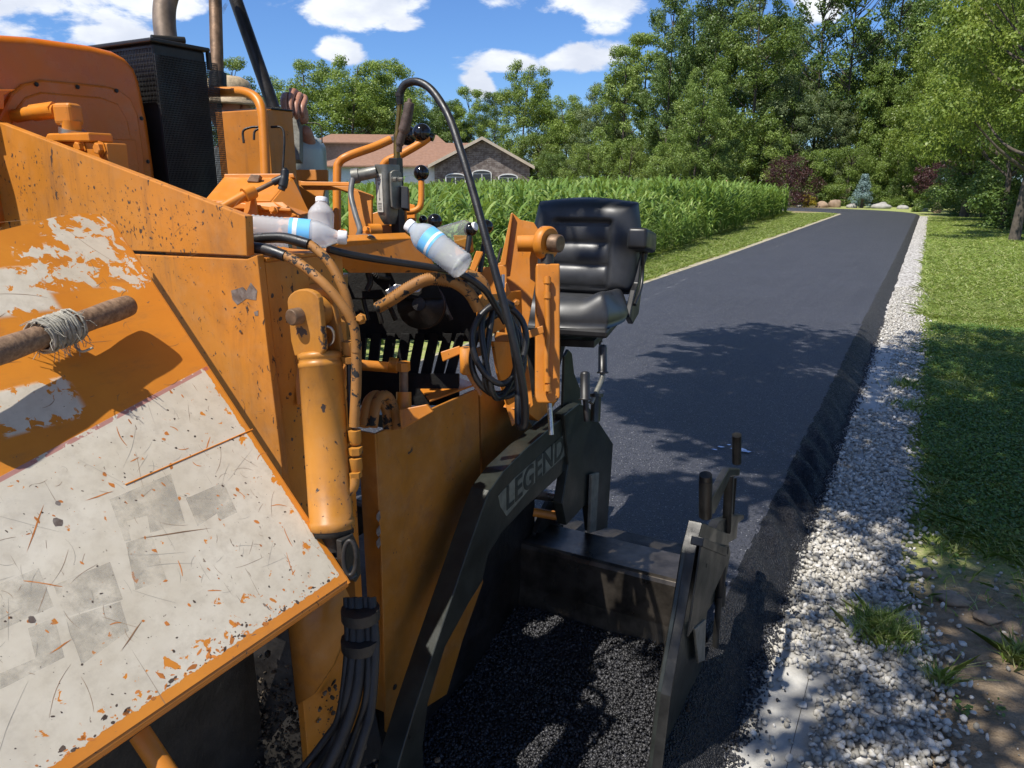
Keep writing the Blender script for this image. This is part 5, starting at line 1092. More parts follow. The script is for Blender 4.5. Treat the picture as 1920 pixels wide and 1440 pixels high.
tb_('brass_tube', [(745, 310, 2.05), (744, 270, 2.04), (747, 225, 2.03), (750, 190, 2.02)], [.010, .009, .007, .007], 'yellow'); bpy.data.objects['brass_tube'].data.materials[0] = plain('tarnished_brass', (.22, .14, .04), .35, .8, .3, 30)
tb_('wooden_grip', [(768, 186, 2.0), (766, 205, 2.0), (760, 235, 2.01), (751, 262, 2.02), (748, 285, 2.03)], [.006, .014, .015, .011, .008], 'rust'); bpy.data.objects['wooden_grip'].data.materials[0] = plain('dark_wooden_grip', (.075, .048, .035), .6, 0, .3, 30, bump=.3)
# ---------------- engine bay
MB().b2((-2.25, 1.50, .62), (-1.75, 2.3, 1.40)).build('engine_block', M['tar'], pv) if False else None
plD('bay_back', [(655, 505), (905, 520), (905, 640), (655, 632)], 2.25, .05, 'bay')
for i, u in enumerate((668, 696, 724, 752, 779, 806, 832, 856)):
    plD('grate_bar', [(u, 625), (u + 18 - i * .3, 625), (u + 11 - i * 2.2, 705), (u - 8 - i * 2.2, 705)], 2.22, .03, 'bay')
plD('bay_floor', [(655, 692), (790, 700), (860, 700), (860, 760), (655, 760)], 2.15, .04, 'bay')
c = P(790, 572, D=2.05); MB().lathe(c, (.35, -.9, .25), [(-.03, .062), (-.02, .066), (-.014, .055), (-.006, .055), (0, .066), (.01, .066), (.012, .045), (.02, .043), (.022, .02), (.03, .018)], 36).build('belt_pulley', M['dark'], pv)
tb_('belt', [(735, 556, 2.02), (760, 545, 2.02), (792, 528, 2.02), (812, 508, 2.02)], .004, 'black')
plD('guide_plate', [(722, 545), (742, 532), (775, 538), (800, 515), (806, 520), (786, 548), (748, 552), (728, 556)], 2.0, .006, 'steel')
for k in range(7):
    tb_('bay_hose', [(690 + k * 3, 500 + k * 3, 2.0), (678 + k * 22, 540 + 8 * (k % 3), 2.12), (690 + k * 26, 600 + 6 * (k % 2), 2.15)], .007, ['black', 'dark', 'tar'][k % 3], n=8)
tb_('shiny_fitting', [(690, 512, 1.98), (694, 530, 1.98), (688, 545, 1.98)], .008, 'dark'); 
tb_('suction_hose', [(708, 577, 1.84), (738, 560, 1.82), (770, 538, 1.81), (806, 523, 1.81), (845, 527, 1.82), (878, 548, 1.84), (898, 580, 1.86)], .0145, 'hose_orange', n=16)
mb = MB(); qq = smooth_path([P(a, b_, D=d) for a, b_, d in ((730, 564, 1.825), (770, 538, 1.81), (806, 523, 1.81), (845, 527, 1.82))], 10)
for i in range(0, len(qq) - 1): mb.tube([qq[i], qq[i] + (qq[i + 1] - qq[i]) * .45], .0158, 14)
o = mb.build('hose_spiral_guard', M['hose_orange'], pv); o['kind'] = 'stuff'
tb_('suction_hose', [(842, 520, 1.92), (880, 515, 1.93), (905, 530, 1.94), (915, 560, 1.95)], .013, 'hose_orange')
tb_('cable_hose', [(615, 467, 1.62), (660, 478, 1.66), (720, 488, 1.70), (800, 500, 1.75), (860, 512, 1.80), (905, 540, 1.84), (930, 575, 1.88), (948, 605, 1.9)], .0085, 'black')
# ---------------- side box
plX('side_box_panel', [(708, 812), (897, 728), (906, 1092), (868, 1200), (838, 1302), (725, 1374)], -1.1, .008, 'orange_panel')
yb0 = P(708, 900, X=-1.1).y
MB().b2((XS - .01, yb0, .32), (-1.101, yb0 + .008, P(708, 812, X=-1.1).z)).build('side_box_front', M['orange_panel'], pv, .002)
tz = P(708, 812, X=-1.1).z
MB().b2((-1.45, yb0 + .01, .6), (-1.12, 1.8, .62)).build('side_box_floor', M['tar'], pv)
q = [P(775, 716, Z=tz + .004), P(838, 703, Z=tz + .004), P(893, 723, Z=tz + .004), P(806, 755, Z=tz + .004)]
MB().prism(q, (0, 0, .006)).build('box_cover', M['orange'], pv, .002)
plD('inner_plate', [(748, 768), (800, 758), (812, 772), (752, 806)], 1.80, .03, 'orange')
tb_('adjusting_screw', [(757, 690, 1.86), (757, 745, 1.86)], .011, 'rust', sm=False); MB().lathe(P(757, 695, D=1.86), (0, 0, 1), [(0, .017), (.022, .017)], 6, False).build('screw_head', M['orange'], pv, .001)
tb_('screw_boss', [(757, 735, 1.85), (757, 768, 1.85)], .019, 'orange', sm=False)
for dx in (0, 16): tb_('box_hose', [(682 + dx, 800, 1.76), (690 + dx, 755, 1.78), (708 + dx, 742, 1.82), (725 + dx, 770, 1.84), (728 + dx, 805, 1.84)], .013, 'hose_orange')
tb_('cross_pipe', [(672, 684, 1.95), (745, 690, 1.98)], .014, 'orange', sm=False); tb_('pipe_union', [(730, 682, 1.97), (745, 684, 1.97)], .02, 'orange', sm=False, n=6)
for v in (965, 993, 1015): plX('panel_chip', [(706, v), (712, v - 8), (714, v + 6), (710, v + 14), (706, v + 8)], -1.0985, .0008, 'patch', bevel=0)
bolt(740, 1288, dict(X=-1.0995), .006, (1, 0, 0), 'tar', None, .002)
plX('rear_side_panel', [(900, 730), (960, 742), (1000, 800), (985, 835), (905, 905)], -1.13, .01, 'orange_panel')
plX('frame_ledge', [(985, 770), (1000, 745), (1040, 745), (1040, 760), (1010, 790)], -1.02, .08, 'orange')
MB().b2((-1.55, 1.40, .04), (-1.16, 2.2, .58)).build('crawler_track', M['tar'], pv, .08, 4)
MB().b2((-2.8, 1.0, .04), (-2.45, 2.3, .50)).build('crawler_track', M['tar'], pv, .08, 4)
MB().b2((-2.45, 1.1, .35), (-1.56, 1.5, .60)).build('chassis', M['tar'], pv)
# ---------------- rear column, screed lift cylinder, hook bracket
plD('rear_column', [(960, 398), (976, 412), (1001, 417), (1013, 436), (1006, 520), (985, 640), (1000, 760), (960, 800), (930, 700), (940, 560), (944, 470)], 2.34, .03, 'orange')
plD('rear_column_edge', [(958, 400), (962, 398), (948, 500), (920, 505), (918, 498), (938, 492)], 2.32, .02, 'orange')
plD('column_web', [(868, 505), (950, 496), (950, 560), (905, 560)], 2.28, .02, 'orange')
tb_('cylinder_stub', [(978, 456, 2.3), (1016, 456, 2.26)], .034, 'orange', sm=False, n=4)
c = P(1024, 456, D=2.22); MB().lathe(c - Vector((.015, -.004, 0)), (1, -.25, 0), [(0, .044), (.006, .050), (.026, .050), (.032, .044)], 28).build('rod_eye', M['orange'], pv)
MB().lathe(P(1040, 456, D=2.20) - Vector((.01, 0, 0)), (1, -.2, 0), [(0, .026), (.03, .026), (.033, .022)], 18).build('eye_pin', M['rust'], pv)
tb_('eye_neck', [(1026, 478, 2.22), (1026, 500, 2.22)], .02, 'dark', sm=False)
q = [P(1005, 494, D=2.2), P(1050, 494, D=2.2), P(1050, 745, D=2.2), P(1040, 756, D=2.2), P(1008, 756, D=2.2), P(1003, 745, D=2.2)]
MB().prism(q, (q[1] - q[0]).cross(q[2] - q[1]).normalized() * -.06 if (q[1] - q[0]).cross(q[2] - q[1]).y < 0 else (q[1] - q[0]).cross(q[2] - q[1]).normalized() * .06).build('lift_cylinder_body', M['orange'], pv, .005, 3)
tb_('cylinder_line', [(1026, 518, 2.185), (1026, 560, 2.185), (1027, 620, 2.185), (1024, 690, 2.185), (1030, 738, 2.185)], .008, 'orange')
for v in (520, 548, 706, 722): tb_('line_fitting', [(1026, v, 2.185), (1026, v + 12, 2.185)], .012, 'orange', sm=False, n=6)
tb_('lift_rod', [(1030, 755, 2.22), (1034, 815, 2.22)], .008, 'steel', sm=False)
plD('hook_bar', [(926, 622), (972, 626), (1018, 610), (1020, 624), (972, 642), (928, 640)], 2.05, .012, 'orange')
plD('hook_bar', [(826, 660), (862, 648), (862, 664), (830, 678)], 1.98, .012, 'orange'); plD('hook_bar', [(886, 654), (917, 644), (918, 660), (888, 672)], 1.96, .012, 'orange')
c = P(874, 652, D=1.97); mb = MB().lathe(c, (0, 0, -1), [(0, .013), (0, .0175), (.066, .0175), (.072, .012)], 22); mb.build('bracket_socket', M['orange_worn'], pv)
MB().lathe(c + Vector((0, 0, .0005)), (0, 0, -1), [(0, .0), (0.0008, .013)], 18).build('socket_bore', M['tar'], pv)
plD('bracket_stem', [(872, 700), (884, 696), (905, 740), (900, 745)], 1.99, .012, 'orange')
plX('valve_plate', [(898, 562), (905, 553), (978, 545), (980, 600), (925, 625), (900, 640)], P(930, 590, D=2.08).x, .01, 'orange')
plX('upright_web', [(925, 640), (965, 640), (980, 745), (955, 760), (935, 700)], P(950, 690, D=2.14).x, .01, 'orange')
tb_('threaded_stud', [(943, 515, 2.1), (943, 540, 2.1)], .0055, 'steel', sm=False); plD('valve_tab', [(935, 545), (950, 528), (958, 548), (950, 560)], 2.12, .02, 'orange_bright'); bolt(968, 567, 2.05, .008, (.6, -.8, 0), 'orange')
# ---------------- tow arm with lettering
AX = -.97
outer = [(1088, 757), (1040, 795), (985, 842), (945, 882), (918, 920), (903, 960), (882, 1020), (850, 1115), (815, 1218), (778, 1330), (748, 1430), (735, 1500)]
inner = [(800, 1500), (793, 1400), (803, 1318), (835, 1213), (880, 1130), (905, 1090), (916, 1040), (940, 1000), (985, 952), (1045, 897), (1068, 872)]
plX('tow_arm', outer + inner + [(1105, 830)], AX, .06, 'arm', bevel=.003)
plX('arm_bracket', [(1058, 778), (1086, 756), (1106, 765), (1150, 832), (1139, 990), (1112, 998), (1107, 950), (1098, 946), (1078, 968), (1062, 985), (1054, 945), (1066, 872)], AX + .012, .035, 'arm', bevel=.003)
plX('bracket_plate', [(1110, 890), (1124, 886), (1118, 996), (1106, 1000)], AX + .03, .012, 'greybox')
plX('guide_fin', [(1056, 765), (1059, 668), (1066, 655), (1073, 663), (1077, 700), (1088, 728), (1091, 760)], AX - .03, .010, 'arm')
fin = bpy.data.objects['guide_fin']
def grip(u, v0, v1, D, r, name='crank_grip', par=None):
    a, b_ = P(u, v1, D=D), P(u, v0, D=D); L = (b_ - a).length
    return MB().lathe(a, (b_ - a), [(0, r * 1.25), (.004, r * 1.35), (.007, r), (L - .01, r * .96), (L - .003, r * .85), (L, r * .4)], 20).build(name, M['plastic'], par or pv)
grip(1097, 696, 750, 2.30, .0155); grip(1130, 646, 700, 2.40, .0145)
tb_('crank_rod', [(1130, 700, 2.4), (1128, 712, 2.39), (1118, 735, 2.36), (1108, 756, 2.34)], .008, 'greybox'); tb_('crank_post', [(1098, 748, 2.32), (1100, 790, 2.32)], .009, 'dark', sm=False)
tb_('crank_post', [(1118, 738, 2.36), (1116, 790, 2.36)], .016, 'arm', sm=False); tb_('post_collar', [(1118, 738, 2.36), (1118, 744, 2.36)], .022, 'arm', sm=False)
# pale decal strip with the word on the arm
A3 = P(940, 958, X=AX + .0005); B3 = P(1064, 838, X=AX + .0005)
M['decal'] = plain('grubby_decal', (0.13, 0.135, 0.105), .5, 0, .25, 30); M['letter'] = plain('dark_lettering', (0.02, 0.024, 0.02), .5)
dec = plX('name_decal', [(934, 930), (965, 896), (1066, 808), (1064, 850), (1000, 908), (950, 968), (938, 950)], AX + .0008, .0006, 'decal', bevel=0)
tcu = bpy.data.curves.new('lettering', 'FONT'); tcu.body = 'LEGEND'; tcu.size = 1; tcu.extrude = .01; tcu.offset = .018; tcu.space_character = 1.05
to = bpy.data.objects.new('lettering_src', tcu); COL.objects.link(to); bpy.context.view_layer.update(); dg = bpy.context.evaluated_depsgraph_get()
tme = bpy.data.meshes.new_from_object(to.evaluated_get(dg)); bpy.data.objects.remove(to)
xs_ = [v.co.x for v in tme.vertices]; x0, x1 = min(xs_), max(xs_); ht = .72
ex3 = (B3 - A3); Lt = ex3.length; ex3.normalize(); ey3 = Vector((0, 0, 1)); hl = (P(950, 910, X=AX) - P(950, 958, X=AX)).length
T_off = P(950, 956, X=AX + .0012)
for v in tme.vertices:
    f = (v.co.x - x0) / (x1 - x0); v.co = T_off + ex3 * f * Lt * .86 + ey3 * (v.co.y / ht) * hl * .92 + Vector((v.co.z * .05 + .0004, 0, 0)) - pv.location
tme.materials.clear(); tme.materials.append(M['letter']); lo_ = bpy.data.objects.new('lettering', tme); COL.objects.link(lo_); lo_.parent = dec; lo_.matrix_parent_inverse = Matrix.Identity(4)
# ---------------- screed front and bits behind the arm
bt_ = .42; mb = MB(); xl, xr = -1.95, -.56
ya = P(1150, 1010, Z=bt_).y; yc = P(1150, 1062, Z=bt_).y
prof2 = [(ya, bt_ - .012), (ya, bt_), (yc + .02, bt_), (yc + .006, bt_ - .004), (yc, bt_ - .018), (yc - .004, .25), (yc - .02, .16), (yc - .055, .09), (yc - .05, .08), (yc - .01, .13), (yc + .008, .22), (yc + .01, bt_ - .015)]
M['blade'+'_steel'] = plain('scraped_screed_steel', (0.10, 0.085, 0.07), .32, .75, .5, 10, bump=.15)
mb.prism([(xl, y, z) for y, z in prof2], (xr - xl, 0, 0)); sb = mb.build('screed_front', M['blade_steel'], pv, .002)
MB().b2((xl, ya + .01, .10), (xr, ya + .32, .30)).build('screed_body', M['tar'], pv, .01)
tb_('blade_shine_edge', [(1126, 1050, P(1126, 1050, Z=.41) and 2.3), (1127, 1051, 2.3)], .0001, 'steel', sm=False) if False else None
tb_('screed_tube', [(1002, 925, 2.75), (1058, 932, 2.7)], .022, 'steel', sm=False); tb_('screed_tube', [(1000, 960, 2.6), (1050, 968, 2.6)], .016, 'orange_worn', sm=False)
plX('screed_hook', [(1050, 985), (1048, 950), (1062, 935), (1070, 950), (1058, 965), (1060, 985)], -1.1, .02, 'steel')
plX('screed_link', [(1030, 940), (1070, 920), (1085, 935), (1060, 960), (1055, 1000), (1005, 1000), (1020, 960)], -1.13, .02, 'tar')
plX('frame_post', [(905, 905), (1002, 830), (1004, 1160), (900, 1160)], -1.16, .05, 'tar')
# ---------------- end gate
GXp = -.465
def e3(x, y): return (1120 + x * .4585, 780 + y * .4585)
side = [e3(*q) for q in ((440, 440), (530, 480), (545, 560), (520, 700), (450, 800), (430, 1000), (400, 1200), (385, 1440), (370, 1540), (222, 1540), (225, 1440), (262, 1130), (320, 800), (360, 560), (392, 438))]
plX('end_gate', side, GXp - .012, .012, 'arm', bevel=.002)
fl = [e3(*q) for q in ((392, 432), (360, 560), (322, 800), (285, 1000), (262, 1130), (225, 1440), (215, 1540))]
mb = MB(); pts = [P(u, v, X=GXp - .014) for u, v in fl]; vs = []
for i, p in enumerate(pts):
    t_ = (pts[min(i + 1, len(pts) - 1)] - pts[max(0, i - 1)]).normalized(); nn = Vector((0, t_.z, -t_.y)); nn = nn if nn.y < 0 else -nn
    vs += [p + Vector((-.012, 0, 0)), p + Vector((.028, 0, 0)), p + Vector((.028, 0, 0)) + nn * .008, p + Vector((-.012, 0, 0)) + nn * .008]
fs = []
for i in range(len(pts) - 1):
    for k in range(4): a = i * 4 + k; c_ = i * 4 + (k + 1) % 4; fs.append((a, c_, c_ + 4, a + 4))
fs += [(3, 2, 1, 0), tuple(len(vs) - 4 + k for k in range(4))]; mb.add(vs, fs); mb.build('gate_flange', M['greybox'], pv, .002)
bpy.data.objects['gate_flange'].data.materials[0] = plain('scuffed_dark_steel', (0.026, 0.025, 0.023), .42, .4, .5, 14, bump=.2)
DKS = bpy.data.objects['gate_flange'].data.materials[0]; M['dks'] = DKS
plX('gate_gusset', [e3(*q) for q in ((425, 530), (440, 520), (530, 560), (542, 580), (450, 780), (372, 905))], GXp + .026, .006, 'dks')
plX('gusset_box', [e3(*q) for q in ((436, 498), (532, 540), (528, 575), (430, 535))], GXp + .03, .035, 'dks')
MB().lathe(P(*e3(447, 612), X=GXp + .0265), (1, 0, 0), [(0, .007), (.0006, .007)], 14).build('gusset_hole', M['tar'], pv)
def eg(pts, r, mt, name, X=GXp + .01, n=16):
    return MB().tube([P(*e3(x, y), X=X) for x, y in pts], r, n).build(name, M[mt], pv)
eg([(442, 410), (443, 262)], .0185, 'dks', 'gate_grip', GXp + .02); eg([(443, 268), (443, 240)], .0175, 'plastic', 'grip_cap', GXp + .02)
eg([(570, 190), (570, 78)], .0155, 'dks', 'gate_grip', GXp + .0); 
plX('crank_bar', [e3(*q) for q in ((465, 345), (540, 215), (585, 215), (582, 245), (545, 250), (480, 400), (462, 400))], GXp + .028, .022, 'dks', bevel=.004)
eg([(540, 240), (530, 470)], .020, 'dks', 'crank_sleeve', GXp - .02, 4); eg([(560, 250), (545, 460)], .010, 'dks', 'crank_screw', GXp - .045)
plX('crank_plate', [e3(*q) for q in ((500, 430), (570, 405), (602, 405), (600, 420), (575, 440), (570, 500), (520, 530), (480, 470))], GXp - .02, .03, 'dks')
eg([(520, 530), (505, 640), (500, 760)], .016, 'dks', 'gate_rod', GXp - .0); eg([(498, 740), (485, 900), (480, 1060)], .011, 'dks', 'gate_rod', GXp - .0); eg([(505, 690), (500, 770)], .019, 'dks', 'rod_sleeve', GXp - .0)
plX('rod_foot', [e3(*q) for q in ((470, 1050), (500, 1050), (490, 1180), (462, 1230), (455, 1180))], GXp - .0, .02, 'tar')
plX('wear_plate', [e3(*q) for q in ((400, 870), (445, 830), (440, 1000), (415, 1010))], GXp + .012, .008, 'greybox')
rngm = np.random.default_rng(9); mbm = MB()
for i in range(30): u, v = e3(rngm.uniform(365, 450), rngm.uniform(1180, 1330)); mbm.sphere(P(u, v, X=GXp + .008), .004 + .006 * rngm.random(), 6)
o = mbm.build('stuck_mix', M['crust'], pv); o['kind'] = 'stuff'
# ---------------- operator seat
ST = P(1078, 556, D=2.98); M['vinyl'] = plain('black_vinyl', (0.022, 0.023, 0.026), .48, 0, .35, 9, bump=.06, spec=.6)
sr = Matrix.Rotation(R(9), 3, 'Z')
def SP(x, y, z): return ST + sr @ Vector((x, y, z))
def cushion(name, w_, h_, hf, place_, mt, nx=44, ny=44, depth=.07, corner=.35, taper=0.0):
    vs = []; fs = []
    def pt(i, j):
        a = 2 * i / nx - 1; c_ = 2 * j / ny - 1; e_ = 1 / (1 + corner * 0)
        m_ = max(abs(a), abs(c_)); L_ = math.hypot(a, c_) or 1; sq = (m_ / L_)                         # square-to-rounded map
        k = 1 - corner * (1 - sq) * (m_ ** 3)
        return a * k * w_ / 2 * (1 - taper * (c_ + 1) / 2), c_ * k * h_ / 2
    for j in range(ny + 1):
        for i in range(nx + 1):
            x, z = pt(i, j); a = abs(2 * i / nx - 1); c_ = abs(2 * j / ny - 1); ed = max(a, c_) ** 10; vs.append(place_(x, z, hf(x, z) * (1 - ed) - ed * depth * .35))
    for j in range(ny):
        for i in range(nx): k = j * (nx + 1) + i; fs.append((k, k + 1, k + nx + 2, k + nx + 1))
    ring = [i for i in range(nx + 1)] + [(j * (nx + 1) + nx) for j in range(1, ny + 1)] + [ny * (nx + 1) + i for i in range(nx - 1, -1, -1)] + [j * (nx + 1) for j in range(ny - 1, 0, -1)]
    base = len(vs)
    for r_ in ring:
        j, i = divmod(r_, nx + 1); x, z = pt(i, j); vs.append(place_(x * .96, z * .96, -depth))
    n = len(ring)
    for k in range(n): fs.append((ring[(k + 1) % n], ring[k], base + k, base + (k + 1) % n))
    fs.append(tuple(base + k for k in range(n)))
    return MB().add(vs, fs, True).build(name, M[mt], pv)
bz, bw = .205, .425
def sm(x, a, b_): t_ = max(0, min(1, (x - a) / (b_ - a))); return t_ * t_ * (3 - 2 * t_)
def bf(x, z):
    z = z - .02                                          # backrest relief: padded surround, three ribs
    inx = sm(abs(x), .128, .105); top = sm(z, .098, .078); inn = inx * top
    h = .045 + .014 * (1 - inn) * sm(abs(x), .2, .12) + .012 * (1 - inn)
    if inn > 0:
        ph = (.085 - z) / .088; f = ph - math.floor(ph); h += inn * (.017 * math.sin(math.pi * max(0, min(1, f))) ** .45 - .012)
    return h
tilt = R(10)
cushion('backrest', bw + .05, .395, bf, lambda x, z, d: SP(x, .10 + math.sin(tilt) * (z + .2) - math.cos(tilt) * d, -.01 + (z + .2) * math.cos(tilt)), 'vinyl', depth=.03, corner=.32, taper=.04)
def sf(x, y): return .05 + .03 * sm(abs(x), .09, .17) - .02 * sm(abs(x), .17, .2) - .012 * sm(y, -.05, .15) + .012 * math.exp(-((y + .12) / .06) ** 2)
cushion('seat_cushion', .46, .42, sf, lambda x, y, d: SP(x, -.10 + y, -.03 + d), 'vinyl', depth=.04, corner=.5)
q = [SP(-.195, .13, .0), SP(.195, .13, .0), SP(.195, .175, .30), SP(.18, .185, .345), SP(.145, .19, .37), SP(-.145, .19, .37), SP(-.18, .185, .345), SP(-.195, .175, .30)]
MB().prism(q, sr @ Vector((0, .022, -.004))).build('seat_shell', M['plastic'], pv, .012, 3)
MB().prism([SP(-.2, -.30, -.10), SP(.2, -.30, -.10), SP(.205, .16, -.06), SP(-.205, .16, -.06)], (0, 0, .03)).build('seat_pan', M['plastic'], pv, .008)
MB().prism([SP(-.17, -.26, -.155), SP(.14, -.24, -.15), SP(.15, .10, -.13), SP(-.17, .10, -.13)], (0, 0, .028)).build('seat_slide', M['dark'], pv, .003)
for (x, y) in ((.0, -.20), (.13, -.1)): MB().lathe(SP(x, y, -.15), (0, 0, -1), [(0, .01), (.006, .01), (.008, .005), (.035, .005)], 8, False).build('seat_bolt', M['dark'], pv)
MB().prism([SP(-.20, -.1, -.5), SP(-.10, -.1, -.42), SP(-.04, -.1, -.16), SP(-.18, -.1, -.16)], (0, .10, 0)).build('seat_support', M['dark'], pv, .004)
MB().b2((-2.2, 2.55, .62), (-1.35, 2.95, .68)).build('rear_deck', M['dark'], pv)
MB().prism([SP(-.3, -.25, -.56), SP(-.12, -.25, -.50), SP(-.12, .2, -.50), SP(-.3, .2, -.56)], (0, 0, .05)).build('seat_base', M['dark'], pv)
q = [SP(.212, y, z) for y, z in ((-.06, -.06), (.04, .03), (.10, .05), (.135, .16), (.12, .20), (.155, .205), (.185, .12), (.18, .0), (.14, -.08), (.02, -.10))]
MB().prism(q, sr @ Vector((.022, 0, 0))).build('recliner_bracket', M['plastic'], pv, .004)
arm_ = MB().box(SP(.255, .02, .225), (.075, .24, .078), sr @ Matrix.Rotation(R(-8), 3, 'X')).build('armrest', M['plastic'], pv, .014, 4)
arm_.data.polygons.foreach_set('use_smooth', [True] * len(arm_.data.polygons))
tb2 = MB().tube(smooth_path([SP(.236, .15, .12), SP(.245, .17, .17), SP(.25, .13, .2)], 5), .012, 10).build('armrest_bracket', M['plastic'], pv)
MB().tube(smooth_path([SP(.24, .0, -.02), SP(.247, .08, .03), SP(.245, .12, .09), SP(.245, .11, .17)], 6), .007, 8).build('recliner_lever', M['plastic'], pv)
# ================================================================ HOSE hung on the bracket
hose = MB()
arcp = [(750, 192, 2.02), (751, 172, 2.01), (762, 157, 2.0), (785, 154, 1.98), (812, 172, 1.96), (842, 220, 1.93), (866, 290, 1.90), (890, 370, 1.88), (912, 450, 1.86), (937, 540, 1.85), (958, 620, 1.86), (974, 690, 1.88), (983, 745, 1.9), (984, 790, 1.92), (977, 800, 1.93), (972, 785, 1.94), (972, 720, 1.95), (965, 660, 1.97), (955, 600, 1.98)]
hose.tube(smooth_path([P(u, v, D=d) for u, v, d in arcp], 8), .0105, 16)
cp = []
for k in range(0, 58):
    a = k / 14 * 2 * math.pi; j = k / 57; cp.append(P(938 + (38 + 12 * math.sin(j * 9)) * math.sin(a) + 6 * math.cos(k), 655 - (82 + 10 * math.cos(j * 11)) * math.cos(a) + 8 * math.sin(j * 5), D=1.99 - .012 * (k / 14) + .03 * math.sin(a)))
hose.tube(smooth_path(cp, 4), .0085, 12)
ho = hose.build('washdown_hose', M['black'], None, loc=tuple(P(938, 650, D=1.98)))
props(ho, 'black rubber hose arching high over the console and coiled on the orange hook', 'hose')
MB().lathe(P(750, 196, D=2.02), (0, 0, 1), [(0, .009), (.02, .009), (.021, .012), (.03, .012)], 8, False).build('hose_coupling', M['dark'], ho)
# ================================================================ GREY TANK
tk = P(560, 330, D=3.2); tt = P(560, 250, D=3.2).z; rr = .121
tank = empty('propane_tank', (tk.x, tk.y, 1.35), 'grey-green metal tank with rounded shoulders behind the orange cabinet', 'tank')
MB().lathe((tk.x, tk.y, 1.30), (0, 0, 1), [(0, rr * .95), (.02, rr), (tt - 1.30 - .075, rr), (tt - 1.30 - .055, rr * .985), (tt - 1.30 - .03, rr * .87), (tt - 1.30 - .012, rr * .62), (tt - 1.30, rr * .3)], 36).build('tank_body', M['tank'], tank)
MB().lathe((tk.x, tk.y, tt - .008), (0, 0, 1), [(0, .026), (.010, .026), (.012, .018), (.018, .018), (.019, .014), (.022, .012)], 20).build('tank_cap', M['tank'], tank)
MB().tube(smooth_path([P(566, 232, D=3.15), P(592, 231, D=3.15), P(602, 240, D=3.15), P(604, 268, D=3.15)], 6), .0028, 8).build('tank_handle', M['dark'], tank)
plD('tank_strap', [(553, 318), (614, 318), (614, 338), (556, 338)], 3.04, .02, 'orange')
MB().b2((tk.x - .15, tk.y - .15, .9), (tk.x + .15, tk.y + .15, 1.30)).build('tank_shelf', M['orange'], pv, .01)
# ================================================================ BOTTLES
def clear_mat(name, tint, rough=.04, op=.22):
    m, t, b, co = mat(name); g = t.new('ShaderNodeBsdfGlossy'); g.inputs['Roughness'].default_value = rough; tr = t.new('ShaderNodeBsdfTransparent'); tr.inputs[0].default_value = (*tint, 1)
    df = t.new('ShaderNodeBsdfTranslucent'); df.inputs[0].default_value = (.95, .95, .95, 1); f = t.new('ShaderNodeLayerWeight'); f.inputs[0].default_value = .12
    m1 = t.new('ShaderNodeMixShader'); m1.inputs[0].default_value = op; d2 = t.new('ShaderNodeBsdfDiffuse'); d2.inputs[0].default_value = (.95, .95, .95, 1); m3 = t.new('ShaderNodeMixShader'); m3.inputs[0].default_value = .6; t.link(df.outputs[0], m3.inputs[1]); t.link(d2.outputs[0], m3.inputs[2]); t.link(tr.outputs[0], m1.inputs[1]); t.link(m3.outputs[0], m1.inputs[2])
    m2 = t.new('ShaderNodeMixShader'); t.link(t.math('MULTIPLY', f.outputs['Fresnel'], 1.2, clamp=True), m2.inputs[0]); t.link(m1.outputs[0], m2.inputs[1]); t.link(g.outputs[0], m2.inputs[2])
    nb = t.bump(t.noise(co, 70, 3), .7, .006); t.link(nb, g.inputs['Normal']); t.link(m2.outputs[0], m.node_tree.nodes['Material Output'].inputs[0]); return m
M['clear'] = clear_mat('thin_clear_plastic', (.95, .96, .97), op=.48); M['milky'] = clear_mat('cloudy_plastic', (.85, .84, .86), .15, .55); M['greenish'] = clear_mat('greenish_plastic', (.80, .92, .80), op=.2)
M['cap'] = plain('white_bottle_cap', (.78, .77, .76), .4, 0, .04, 50); m, t, b, co = mat('blue_bottle_label'); n = t.noise(co, 25, 3, .5); sv = t.step(n, .5, .56)
b.inputs['Base Color'].default_value = (.16, .48, .82, 1); b.inputs['Roughness'].default_value = .35; M['blab'] = m
def bottle(p0, p1, label, mt='clear', lab=True, r=.032, name='water_bottle'):
    """p0 base, p1 cap end"""
    ax = (p1 - p0); L = ax.length; e = empty(name, p0, label, 'bottle'); s = L / .205
    pr = [(0, .5), (.003, .8), (.010, .98)]
    for k in range(9): h = .016 + k * .0085; pr += [(h, 1.0), (h + .004, .94)]
    pr += [(.098, 1.0), (.100, .985), (.138, .985), (.140, 1.0), (.150, .96), (.165, .78), (.178, .52), (.186, .42), (.190, .42)]
    MB().lathe(p0, ax, [(h * s, q * r) for h, q in pr], 28).build('bottle_body', M[mt], e)
    MB().lathe(p0 + ax.normalized() * .188 * s, ax, [(0, r * .46), (.0145 * s, r * .46), (.0165 * s, r * .42)], 22).build('bottle_cap', M['cap'], e)
    if lab: MB().lathe(p0 + ax.normalized() * .099 * s, ax, [(0, r * 1.005), (.038 * s, r * 1.005)], 30).build('bottle_label', M['blab'], e); MB().lathe(p0 + ax.normalized() * .106 * s, ax, [(0, r * 1.012), (.008 * s, r * 1.012)], 30).build('label_band', M['cap'], e)
    return e
bottle(P(440, 428, D=1.56), P(651, 446, D=1.60), 'clear water bottle with blue label lying behind the hopper corner')
bottle(P(600, 475, D=1.78), P(603, 370, D=1.78), 'cloudy white-capped bottle standing upright behind the lying one', 'milky', False, .031)
bottle(P(872, 503, D=1.75), P(764, 420, D=1.78), 'crumpled clear bottle with pale blue label tilted over the engine bay', 'clear', True, .034)
bottle(P(822, 444, D=2.1), P(893, 424, D=2.04), 'small greenish clear bottle lying beside the black lever knobs', 'greenish', False, .026)
